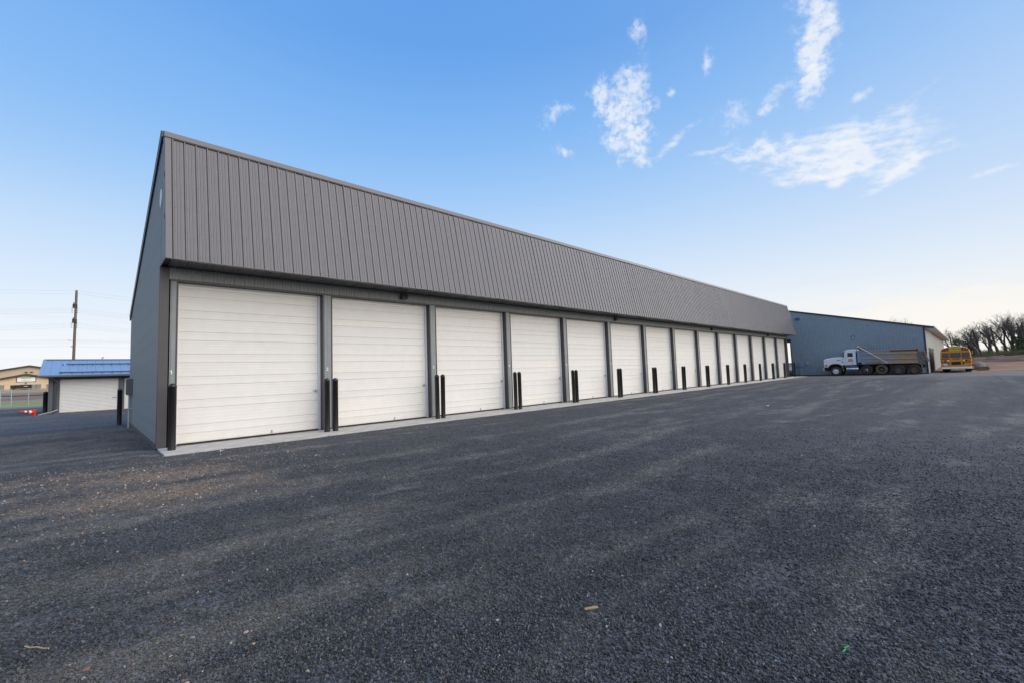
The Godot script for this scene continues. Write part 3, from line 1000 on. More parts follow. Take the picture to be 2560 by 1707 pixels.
func bollards() -> void:
	var g := "black bollards along the apron of the long storage building"
	var mesh := bollard_mesh(1.72, 0.088)
	one("bollard", mesh, M.bollard, "black round-topped bollard standing alone in front of the pillar numbered 1", "bollard", Vector3(-4.1, -0.004, 0.68), g)
	var r := RandomNumberGenerator.new()
	r.seed = 3
	for k in range(2, 15):
		var x := (k - 2) * P
		for s in 2:
			var side := k - 1 + s
			var o := one("bollard", mesh, M.bollard, "black round-topped bollard of the pair at pillar %s, the one nearer door %s" % [WORD[k], WORD[side]], "bollard", Vector3(x + (-0.125 if s == 0 else 0.14) + r.randf_range(-0.015, 0.015), -0.004, 0.66 + r.randf_range(-0.02, 0.02)), g)
			o.rotation = Vector3(r.randf_range(-0.008, 0.008), r.randf() * TAU, r.randf_range(-0.008, 0.008))
	one("bollard", mesh, M.bollard, "black bollard just past the far corner of the storage building, before the blue wall", "bollard", Vector3(56.6, -0.004, 0.35), g)
	one("bollard", bollard_mesh(1.62, 0.088), M.bollard, "black bollard at the rear corner of the grey end wall", "bollard", Vector3(-4.68, -0.02, -11.5))
	one("bollard", bollard_mesh(1.56, 0.13), M.bollard, "thick black bollard beside the corner of the low blue-roofed building", "bollard", Vector3(-8.02, -0.02, -32.4))

func fittings() -> void:
	var g := "wall lights under the soffit"
	var st := begin()
	cbox(st, Vector3(-0.14, -0.09, 0.0), Vector3(0.14, 0.1, 0.13), 0.015)
	var bm := done(st)
	st = begin()
	cbox(st, Vector3(-0.11, -0.11, 0.02), Vector3(0.11, -0.088, 0.12), 0.006)
	var lm := done(st)
	for q in [[3.08, "above door two"], [17.95, "near pillar six"], [32.8, "above door nine"], [48.1, "above door thirteen"]]:
		var o := thing("wall_light", "small black wall light box under the soffit " + q[1], "light", Vector3(q[0], 4.745, 0.02), g)
		put("housing", bm, M.black, o)
		put("lens", lm, M.buswin, o)
	# oval emblem plates
	for q in [[Vector3(X0 - 0.02, 6.815, -0.03), 0.20, 0.26, "pale oval plate high on the grey end wall of the storage building", 0], [Vector3(59.965, 7.2, 0.287), 0.285, 0.19, "dark oval emblem plate high on the blue metal wall", 1]]:
		var o := thing("oval_sign", q[3], "sign", q[0])
		st = begin()
		var rr := []
		for e in [[0.0, 0.97], [0.004, 1.0], [0.012, 1.0], [0.016, 0.97]]:
			var a := PackedVector3Array()
			for k in 36: a.append(Vector3(-e[0], sin(TAU * k / 36) * q[2] * e[1], cos(TAU * k / 36) * q[1] * e[1]))
			rr.append(a)
		loft(st, rr, true, true, false)
		put("plate", done(st), M.navy if q[4] == 1 else M.white, o)
		st = begin()
		rr = []
		for e in [[0.0165, 0.90], [0.019, 0.88]]:
			var a := PackedVector3Array()
			for k in 36: a.append(Vector3(-e[0], sin(TAU * k / 36) * q[2] * e[1], cos(TAU * k / 36) * q[1] * e[1]))
			rr.append(a)
		loft(st, rr, true, true, false)
		put("face", done(st), M.white if q[4] == 0 else M.ink, o)
		if q[4] == 1:
			var em := put("emblem", bmesh(Vector3(-0.024, -0.06, -0.2), Vector3(-0.0195, -0.015, -0.06)), M.stone, o)
			put("emblem", bmesh(Vector3(-0.024, 0.04, -0.03), Vector3(-0.0195, 0.13, 0.05)), M.pink_ink, o)
			put("emblem", bmesh(Vector3(-0.024, -0.06, -0.04), Vector3(-0.0195, -0.015, 0.06)), M.glass_green, o)
			put("emblem", bmesh(Vector3(-0.024, -0.06, 0.08), Vector3(-0.0195, 0.02, 0.2)), M.roofblue, o)
	# meter box on the end wall
	var e := thing("meter_box", "grey-green electric meter box with conduit on the grey end wall", "meter box", Vector3(X0 - 0.021, 0, -9.3))
	put("cabinet", bmesh(Vector3(-0.2, 1.32, -0.45), Vector3(0.0, 2.0, 0.1), 0.012), M.box, e)
	put("cabinet_door", bmesh(Vector3(-0.215, 1.36, -0.42), Vector3(-0.201, 1.96, 0.07), 0.006), M.box, e)
	st = begin()
	tube(st, [Vector3(-0.1, 1.33, -0.2), Vector3(-0.1, 0.7, -0.2), Vector3(-0.1, -0.05, -0.2)], 0.035, 0.035, 12)
	put("conduit", done(st), M.galv, e)
	put("strap", bmesh(Vector3(-0.15, 0.74, -0.27), Vector3(-0.0, 0.78, -0.13), 0.006), M.steel, e)

# ------------------------------------------------------------------ blue building at the far end of the lot
func blue_building() -> void:
	var x := 60.0
	var b := thing("blue_metal_building", "tall blue ribbed metal building with a stone-coloured side wall behind the dump truck", "building", Vector3(x, 0, 0))
	var zr := 12.11
	var top := func(z: float) -> float: return 8.30 - (z + 0.6) * 0.2555 if z > -4.0 else 8.30 + 3.4 * 0.2555 + (z + 4.0) * 0.2555
	var n := 16
	var w := (zr - 0.12 + 0.62) / n
	for i in n:
		var z0 := -0.62 + i * w
		var st := begin()
		sheet(st, ribs(w, w / 3.0, 0.02, 1), Vector3(0, 0, z0), Vector3.BACK, Vector3.UP, Vector3.LEFT, func(_a): return 0.02, func(a): return top.call(z0 + a))
		put("wall_panel", done(st), M.blue, b)
	# left of and above the tall opening
	var st2 := begin()
	sheet(st2, ribs(4.2, 0.263, 0.02, 1), Vector3(0, 0, -4.82), Vector3.BACK, Vector3.UP, Vector3.LEFT, func(_a): return 4.7, func(a): return top.call(-4.82 + a))
	put("wall_panel", done(st2), M.blue, b)
	st2 = begin()
	sheet(st2, ribs(9.0, 0.263, 0.02, 1), Vector3(0, 0, -13.82), Vector3.BACK, Vector3.UP, Vector3.LEFT, func(_a): return 0.02, func(a): return top.call(-13.82 + a))
	put("wall_panel", done(st2), M.blue, b)
	put("opening_frame", bmesh(Vector3(-0.03, 0.0, -0.74), Vector3(0.3, 4.7, -0.62), 0.01), M.navy, b)
	put("opening_frame", bmesh(Vector3(-0.03, 4.6, -4.8), Vector3(0.3, 4.72, -0.745), 0.01), M.navy, b)
	put("inner_wall", bmesh(Vector3(0.03, 0.0, -0.55), Vector3(13.0, 4.75, -0.5)), M.stone, b)
	put("inner_wall", bmesh(Vector3(0.03, 0.0, -4.9), Vector3(13.0, 4.75, -4.85)), M.stone, b)
	put("inner_ceiling", bmesh(Vector3(0.03, 4.76, -4.9), Vector3(13.0, 4.8, -0.5)), M.stone, b)
	# corner, base and rake trims
	put("corner_trim", bmesh(Vector3(-0.03, 0.0, zr - 0.13), Vector3(0.1, 5.05, zr + 0.03), 0.008), M.navy, b)
	put("base_trim", bmesh(Vector3(-0.028, -0.05, -0.6), Vector3(0.0, 0.09, zr - 0.14), 0.006), M.navy, b)
	var slope := Vector3(0, -0.2555, 1.0).normalized()
	var rt := Transform3D(Basis(Vector3.RIGHT, slope.cross(Vector3.RIGHT), slope), Vector3(0, top.call(-4.0), -4.0))
	var st := begin()
	cbox(st, Vector3(-0.06, -0.06, 0.0), Vector3(0.02, 0.15, 17.35), 0.01, rt)
	put("rake_trim", done(st), M.navy, b)
	st = begin()
	box(st, Vector3(-0.03, 0.02, 0.0), Vector3(56.0, 0.13, 17.4), rt)
	put("roof", done(st), M.roofsteel, b)
	var rt2 := Transform3D(Basis(Vector3.RIGHT, Vector3(0, 1, -0.2555).normalized(), Vector3(0, 0.2555, 1).normalized()), Vector3(0, top.call(-4.0), -4.0))
	st = begin()
	box(st, Vector3(-0.03, 0.02, -11.0), Vector3(56.0, 0.13, -0.01), rt2)
	put("roof", done(st), M.roofsteel, b)
	# side wall with its overhanging eave
	st = begin()
	sheet(st, ribs(55.7, 0.3, 0.02, 1), Vector3(0.1, 0, zr + 0.0), Vector3.RIGHT, Vector3.UP, Vector3.BACK, func(_a): return 0.02, func(_a): return 5.0)
	put("side_wall", done(st), M.stone, b)
	put("soffit", bmesh(Vector3(0.02, 4.87, zr + 0.03), Vector3(55.9, 4.9, zr + 0.74)), M.stone, b)
	put("eave_trim", bmesh(Vector3(-0.05, 4.84, zr + 0.74), Vector3(55.95, 5.06, zr + 0.78), 0.008), M.navy, b)
	put("far_wall", bmesh(Vector3(55.8, 0, -0.5), Vector3(55.85, 5.0, zr)), M.blue, b)
	var d := put("sliding_door", bmesh(Vector3(4.2, 0.02, zr + 0.021), Vector3(13.6, 2.75, zr + 0.07), 0.01), M.black, b)
	put("door_track", bmesh(Vector3(4.0, 2.76, zr + 0.021), Vector3(14.0, 2.86, zr + 0.09), 0.008), M.dark_grey, b)
	# wall fittings
	var l := thing("wall_light", "small dark wall light with a pale lens on the blue wall above the dump truck", "light", Vector3(x - 0.022, 4.4, 5.86))
	put("housing", bmesh(Vector3(-0.16, -0.14, -0.14), Vector3(0.0, 0.16, 0.14), 0.02), M.navy, l)
	put("lens", bmesh(Vector3(-0.175, -0.11, -0.1), Vector3(-0.161, 0.04, 0.1), 0.01), M.lens, l)
	var e := thing("electrical_box", "blue-grey electrical box with conduits on the blue wall near the tall opening", "electrical box", Vector3(x - 0.022, 0, 0.27))
	put("cabinet", bmesh(Vector3(-0.18, 1.09, -0.19), Vector3(0.0, 1.68, 0.2), 0.012), M.roofblue, e)
	put("junction_box", bmesh(Vector3(-0.09, 1.22, -0.62), Vector3(0.0, 1.40, -0.5), 0.008), M.galv, e)
	st = begin()
	tube(st, [Vector3(-0.06, 1.1, 0.06), Vector3(-0.06, 0.0, 0.06)], 0.03, 0.03, 8)
	put("conduit", done(st), M.galv, e)
	st = begin()
	tube(st, [Vector3(-0.04, 1.12, -0.55), Vector3(-0.04, 1.12, -0.19)], 0.014, 0.014, 6)
	tube(st, [Vector3(-0.04, 1.15, 0.2), Vector3(-0.04, 1.2, 0.7), Vector3(-0.04, 1.5, 0.78)], 0.014, 0.014, 6)
	put("cable", done(st), M.navy, e)
	st = begin()
	tube(st, [Vector3(-0.04, 1.1, -0.3), Vector3(-0.05, 0.6, -0.22), Vector3(-0.06, 0.2, -0.25)], 0.014, 0.014, 6)
	put("cable", done(st), M.navy, e)
	put("camera_box", bmesh(Vector3(-0.14, 1.5, 0.72), Vector3(0.0, 1.64, 0.88), 0.02), M.rail, e)
	put("hose_box", bmesh(Vector3(-0.5, 0.0, -0.42), Vector3(-0.1, 0.2, -0.02), 0.03), M.box, e)

# ------------------------------------------------------------------ low storage building with the blue roof
func small_storage() -> void:
	var z := -29.0
	var b := thing("low_storage_building", "low storage building with blue metal roof and white corrugated roll-up doors", "building", Vector3(0, 0, z))
	var xl := -7.72
	var xr := 24.0
	put("wall", bmesh(Vector3(xl, 0, -6.4), Vector3(xr, 2.55, -0.12)), M.dark_grey, b)
	var st := begin()
	# gable ends
	put("gable", pmesh([[-6.4, 2.55], [-3.26, 3.75], [-0.12, 2.55]], xl, xr), M.dark_grey, b)
	var nd := 8
	for k in nd:
		var dx := -7.18 + k * 3.39
		st = begin()
		var rows := 23
		for i in rows:
			var y0 := 0.03 + 2.31 * i / rows
			var y1 := 0.03 + 2.31 * (i + 1) / rows
			var hh := y1 - y0
			var pr := [[y0, -0.012], [y0 + hh * 0.18, -0.012], [y0 + hh * 0.34, 0.012], [y0 + hh * 0.8, 0.012], [y1, -0.012]]
			for q in pr.size() - 1:
				quad(st, Vector3(dx, pr[q][0], pr[q][1]), Vector3(dx, pr[q + 1][0], pr[q + 1][1]), Vector3(dx + 3.05, pr[q + 1][0], pr[q + 1][1]), Vector3(dx + 3.05, pr[q][0], pr[q][1]))
		var d := put("roll_up_door", done(st), M.door, b, Vector3(0, 0, -0.06))
		put("latch", bmesh(Vector3(dx + 2.72, 0.92, 0.012), Vector3(dx + 2.98, 0.96, 0.05), 0.008), M.steel, d)
		var p := put("pillar", bmesh(Vector3(dx + 3.05, 0.0, -0.12), Vector3(dx + 3.39, 2.38, 0.02), 0.01), M.dark_grey, b)
		put("number_plate", bmesh(Vector3(dx + 3.07, 1.03, 0.021), Vector3(dx + 3.18, 1.12, 0.026), 0.002), M.white, p)
	put("corner_trim", bmesh(Vector3(xl - 0.02, 0, -0.14), Vector3(xl + 0.21, 2.45, 0.03), 0.01), M.dark_grey, b)
	put("pillar", bmesh(Vector3(-7.42, 0, -0.12), Vector3(-7.18, 2.38, 0.02), 0.01), M.dark_grey, b)
	put("header", bmesh(Vector3(xl, 2.345, -0.12), Vector3(xr, 2.56, -0.03), 0.008), M.dark_grey, b)
	put("threshold", bmesh(Vector3(xl, -0.06, -0.1), Vector3(xr, 0.03, 0.12), 0.01), M.stained, b)
	# roof sheets from the eave to the ridge
	var eave := Vector3(-8.15, 2.62, 0.66)
	var ridge := Vector3(-8.15, 3.86, -3.26)
	var v := ridge - eave
	var rl := v.length()
	v = v.normalized()
	var nrm := Vector3.RIGHT.cross(v) * -1.0
	if nrm.y < 0: nrm = -nrm
	for i in 34:
		st = begin()
		sheet(st, ribs(0.9144, 0.4572, 0.022, 1), Vector3(eave.x + i * 0.9144, eave.y, eave.z), Vector3.RIGHT, v, nrm, func(_a): return 0.0, func(_a): return rl)
		put("roof_panel", done(st), M.roofblue, b)
	var back := Vector3(0, eave.y - ridge.y, -(eave.z - ridge.z)).normalized()
	st = begin()
	box(st, Vector3(0, -0.03, 0), Vector3(32.0, 0.0, rl), Transform3D(Basis(Vector3.RIGHT, Vector3(0, -back.z, back.y), back), ridge))
	put("rear_roof", done(st), M.roofblue, b)
	st = begin()
	cbox(st, Vector3(-0.05, -0.1, -0.02), Vector3(0.12, 0.035, rl + 0.02), 0.008, Transform3D(Basis(Vector3.RIGHT, nrm, v), eave))
	put("rake_trim", done(st), M.roofblue, b)
	put("ridge_cap", bmesh(Vector3(eave.x, ridge.y - 0.02, ridge.z - 0.12), Vector3(xr, ridge.y + 0.045, ridge.z + 0.12), 0.02), M.roofguard, b)
	put("underside", bmesh(Vector3(eave.x + 0.02, 2.5, -0.03), Vector3(xr, 2.53, 0.62)), M.dark_grey, b)
	for q in [0.10, 0.62]:
		var s := put("snow_guard", bmesh(Vector3(0.9 + (0.3 if q > 0.3 else 0.0), rl * q, 0.05), Vector3(32.0, rl * q + 0.07, 0.12), 0.01), M.roofguard, b)
		s.transform = Transform3D(Basis(Vector3.RIGHT, v, nrm), eave)
		st = begin()
		for k in 60:
			var xx := 1.0 + k * 0.52
			cbox(st, Vector3(xx, rl * q - 0.08, 0.004), Vector3(xx + 0.05, rl * q - 0.002, 0.11), 0.004)
		put("snow_guard_feet", done(st), M.roofguard, s).set_meta("kind", "stuff")
	st = begin()
	cbox(st, Vector3(eave.x - 0.02, 2.50, 0.66), Vector3(xr, 2.635, 0.80), 0.02)
	put("gutter", done(st), M.dark_grey, b)
	st = begin()
	tube(st, [Vector3(-7.75, 2.5, 0.72), Vector3(-7.55, 2.42, 0.55), Vector3(-7.3, 2.15, 0.12), Vector3(-7.3, 1.0, 0.09), Vector3(-7.3, 0.25, 0.09)], 0.05, 0.05, 8)
	put("downspout", done(st), M.dark_grey, b)
	st = begin()
	tube(st, [Vector3(-7.25, 0.24, 0.12), Vector3(-7.55, 0.12, 0.45), Vector3(-8.08, 0.02, 1.35)], 0.045, 0.045, 8)
	put("downspout_outlet", done(st), M.galv, b)
	st = begin()
	tube(st, [Vector3(-5.05, 3.86, -3.26), Vector3(-5.02, 4.0, -3.26), Vector3(-4.95, 4.06, -3.26)], 0.03, 0.05, 8)
	tube(st, [Vector3(-5.1, 4.0, -3.26), Vector3(-4.9, 4.02, -3.26)], 0.02, 0.02, 6)
	put("roof_vent", done(st), M.galv, b)
	# cones
	var cone := cone_root("traffic_cone", "fallen orange traffic cone with white bands lying on the drive", Vector3(-8.62, 0.0, -28.2))
	cone.rotation = Vector3(0, 0.72, 0)
	var c2 := cone_root("traffic_cone", "upright orange cone behind the corner of the low blue-roofed building", Vector3(-8.3, 0.0, -44.0))
	for ch in c2.get_children(): ch.rotation = Vector3.ZERO; ch.position = Vector3(0, 0.0, 0)

func cone_root(called: String, label: String, at: Vector3) -> Node3D:
	var o := thing(called, label, "cone", at, "traffic cones")
	var st := begin()
	lathe(st, [[0.135, 0.03], [0.13, 0.05], [0.112, 0.18]], 20, Transform3D(), false, false)
	lathe(st, [[0.098, 0.30], [0.078, 0.44]], 20, Transform3D(), false, false)
	lathe(st, [[0.064, 0.54], [0.03, 0.78], [0.022, 0.8]], 20, Transform3D(), false, true)
	cbox(st, Vector3(-0.2, -0.0, -0.2), Vector3(0.2, 0.035, 0.2), 0.02)
	var body := put("cone_body", done(st), M.cone, o)
	st = begin()
	lathe(st, [[0.112, 0.18], [0.0985, 0.30]], 20, Transform3D(), false, false)
	lathe(st, [[0.078, 0.44], [0.064, 0.54]], 20, Transform3D(), false, false)
	var band := put("reflective_band", done(st), M.white, o)
	for q in [body, band]:
		q.rotation = Vector3(0, 0, PI / 2 - 0.17)
		q.position = Vector3(0.35, 0.19, 0)
	return o

# ------------------------------------------------------------------ beyond the lot, to the left
# a strip of land along x: its profile as (z, y) points, with a little unevenness
func strip(called: String, prof: Array, x0: float, x1: float, m: Material, rough: float, seed_: int) -> MeshInstance3D:
	var f := FastNoiseLite.new()
	f.seed = seed_
	f.frequency = 0.35
	var xs := []
	var x := x0
	while x < x1:
		xs.append(x)
		x += 0.7 if x > -45.0 and x < 10.0 else 8.0
	xs.append(x1)
	var st := begin()
	st.set_smooth_group(0)
	for j in prof.size() - 1:
		for i in xs.size() - 1:
			var q := []
			for k in [[0, 0], [0, 1], [1, 1], [1, 0]]:
				var px: float = xs[i + k[0]]
				var pz: float = prof[j + k[1]][0]
				var inner: bool = j + k[1] > 0 and j + k[1] < prof.size() - 1
				q.append(Vector3(px, prof[j + k[1]][1] + f.get_noise_2d(px, pz) * rough * (1.0 if inner else 0.4), pz + (f.get_noise_2d(pz, px) * rough * 2.0)))
			quad(st, q[0], q[1], q[2], q[3])
	return struct(called, done(st), m)

func earth(a: Vector3, b: Vector3, seed_: int, metres: float, cut := 0.5) -> StandardMaterial3D:
	var s := 256
	var n := noise_bytes(seed_, FastNoiseLite.TYPE_SIMPLEX, 0.05, s, 5)
	var n2 := noise_bytes(seed_ + 3, FastNoiseLite.TYPE_CELLULAR, 0.25, s, 1, FastNoiseLite.RETURN_CELL_VALUE)
	var o := PackedByteArray()
	o.resize(s * s * 3)
	for i in s * s:
		var q := a.lerp(b, clampf((n[i] / 255.0 - cut) * 3.0 + 0.5, 0, 1)) * (0.7 + 0.6 * n2[i] / 255.0)
		o[i * 3] = srgb8(q.x); o[i * 3 + 1] = srgb8(q.y); o[i * 3 + 2] = srgb8(q.z)
	return textured(mat(Color.WHITE, 0.95), tex(s, o), metres)

func left_background() -> void:
	var grass := earth(Vector3(0.15, 0.22, 0.045), Vector3(0.20, 0.25, 0.07), 101, 3.0)
	var dull := earth(Vector3(0.12, 0.135, 0.05), Vector3(0.17, 0.155, 0.075), 107, 4.0)
	var verge := earth(Vector3(0.17, 0.155, 0.105), Vector3(0.13, 0.135, 0.06), 109, 2.0)
	var ballast := earth(Vector3(0.13, 0.10, 0.085), Vector3(0.20, 0.155, 0.13), 113, 2.2)
	var weeds := earth(Vector3(0.30, 0.225, 0.15), Vector3(0.20, 0.16, 0.10), 127, 3.0)
	var road := earth(Vector3(0.16, 0.15, 0.155), Vector3(0.18, 0.17, 0.17), 131, 6.0)
	var dry := earth(Vector3(0.40, 0.235, 0.10), Vector3(0.33, 0.21, 0.10), 137, 7.0)
	strip("grass_edge", [[-47.5, -0.03], [-49.0, 0.02], [-51.0, 0.03]], -260, 200, verge, 0.05, 1)
	strip("footpath", [[-51.0, 0.03], [-54.5, 0.03]], -260, 200, earth(Vector3(0.24, 0.20, 0.17), Vector3(0.28, 0.24, 0.20), 139, 5.0), 0.02, 2)
	strip("grass_verge", [[-54.5, 0.03], [-62.0, 0.06], [-74.0, 0.05]], -260, 200, grass, 0.08, 3)
	strip("weedy_bank", [[-74.0, 0.05], [-78.0, 0.16], [-79.5, 0.3]], -260, 200, weeds, 0.10, 4)
	strip("railway_ballast", [[-79.5, 0.3], [-81.5, 0.55], [-83.0, 0.78], [-86.0, 0.78], [-90.0, 0.3]], -260, 200, ballast, 0.12, 5)
	strip("far_verge", [[-90.0, 0.3], [-100.0, 0.55], [-112.0, 0.92]], -260, 200, dull, 0.08, 6)
	strip("road", [[-112.0, 0.94], [-124.0, 1.22]], -260, 200, road, 0.01, 7)
	strip("dry_bank", [[-124.0, 1.22], [-128.0, 1.5], [-133.0, 1.86], [-137.0, 1.5], [-142.0, 1.2]], -260, 200, dry, 0.05, 8)
	strip("far_field", [[-142.0, 1.2], [-400.0, 1.5], [-1500.0, 1.6]], -1200, 1500, dull, 0.0, 9)
	for z in [-83.6, -85.1]:
		var rl := put("railway_rail", bmesh(Vector3(-260, 0.80, z), Vector3(200, 0.96, z + 0.07), 0.01), M.rust)
		tag(rl, "rusty steel rail running along the ballast bed " + ("on the side of the storage buildings" if z > -84.0 else "on the side of the road"), "rail", "railway rails")
	# chain-link fence with a gate frame
	var a := Vector3(-12.62, 0.0, -57.6)
	var f := thing("chain_link_fence", "galvanised pipe fence with a tall barred gate panel beyond the drive", "fence", a)
	var along := Vector3(1.0, 0, 0.06).normalized()
	var ft := Transform3D(Basis(along, Vector3.UP, along.cross(Vector3.UP)), Vector3.ZERO)
	var pipe := func(called: String, p: Vector3, q: Vector3, r: float, par: Node) -> void:
		var st := begin()
		tube(st, [ft * p, ft * q], r, r, 8)
		put(called, done(st), M.galv, par)
	for x in [2.05, 4.6, 7.2, 9.8, 12.4]: pipe.call("post", Vector3(x, -0.05, 0), Vector3(x, 1.9, 0), 0.035, f)
	for x in [-3.6, -6.9]: pipe.call("post", Vector3(x, -0.05, 0), Vector3(x, 1.9, 0), 0.035, f)
	pipe.call("top_rail", Vector3(0.95, 1.86, 0), Vector3(12.4, 1.86, 0), 0.024, f)
	pipe.call("top_rail", Vector3(-6.9, 1.86, 0), Vector3(-0.25, 1.86, 0), 0.024, f)
	var g := node("gate", f)
	for x in [0.0, 0.78]: pipe.call("gate_post", Vector3(x, 0.0, 0.06), Vector3(x, 1.88, 0.06), 0.042, g)
	for y in [0.07, 0.95, 1.55, 1.86]: pipe.call("gate_bar", Vector3(0.0, y, 0.06), Vector3(0.78, y, 0.06), 0.028, g)
	# utility pole and its lines
	var pole := thing("utility_pole", "tall weathered wooden utility pole with two sets of insulators", "pole", Vector3(-7.72, 0.3, -84.2))
	var st := begin()
	tube(st, [Vector3(0, -0.3, 0), Vector3(0.05, 8.0, 0.4), Vector3(0.12, 16.6, 1.0), Vector3(0.12, 17.0, 1.0)], 0.20, 0.13, 12)
	put("shaft", done(st), M.wood_pole, pole)
	for y in [12.3, 14.7]:
		var arm := put("crossarm", bmesh(Vector3(-0.16, -0.14, -1.6), Vector3(-0.04, 0.14, 1.6), 0.015), M.wood_pole, pole, Vector3(-0.02, y, 0.75))
		put("crossarm_plate", bmesh(Vector3(-0.26, -0.42, -0.28), Vector3(0.30, 0.14, 0.28), 0.02), M.brown_trim, arm, Vector3(0, -0.1, 0))
		for k in 3:
			st = begin()
			lathe(st, [[0.03, 0.0], [0.07, 0.03], [0.03, 0.06], [0.07, 0.09], [0.03, 0.12], [0.07, 0.15], [0.02, 0.18]], 10, Transform3D(Basis(Vector3.BACK, PI / 2), Vector3(-0.2, -0.6 - 0.32 * k, 0.0)))
			lathe(st, [[0.03, 0.0], [0.07, 0.03], [0.03, 0.06], [0.07, 0.09], [0.03, 0.12], [0.07, 0.15], [0.02, 0.18]], 10, Transform3D(Basis(Vector3.BACK, -PI / 2), Vector3(0.2, -0.6 - 0.32 * k, 0.0)))
			put("insulator", done(st), M.dark_grey, arm)
	st = begin()
	tube(st, [Vector3(-0.1, 8.85, 0.5), Vector3(-0.55, 9.0, 0.5)], 0.02, 0.02, 6)
	lathe(st, [[0.02, 0.0], [0.08, 0.05], [0.03, 0.16]], 10, Transform3D(Basis(), Vector3(-0.58, 8.95, 0.5)))
	put("bracket", done(st), M.steel, pole)
	st = begin()
	cbox(st, Vector3(-0.34, 8.0, 0.35), Vector3(-0.12, 8.12, 0.5), 0.01)
	put("bracket", done(st), M.dark_grey, pole)
	var wires := [[17.0, 1.0, "shield wire at the tip"], [16.55, 0.2, "wire just under the tip"], [14.1, 0.5, "first wire of the upper set"], [13.78, 0.5, "second wire of the upper set"], [13.46, 0.5, "third wire of the upper set"], [11.7, 0.5, "first wire of the lower set"], [11.38, 0.5, "second wire of the lower set"], [11.06, 0.5, "third wire of the lower set"], [9.0, -0.1, "single cable at the low bracket"], [8.05, -0.1, "lowest cable"]]
	for w in wires:
		st = begin()
		for side in [-1.0, 1.0]:
			var pts := []
			for i in 15:
				var t := i / 14.0
				pts.append(Vector3(side * 46.0 * t, -5.2 * t * (1.0 - t) * (1.0 if w[0] > 9.5 else 0.3), 0.0))
			tube(st, pts, 0.007, 0.007, 4, false)
		one("power_line", done(st), M.wire, "thin power line in the sky at the utility pole, " + w[2], "wire", pole.position + Vector3(0.05, w[0], 0.75 + w[1] * 0.1), "power lines")
	tan_building()

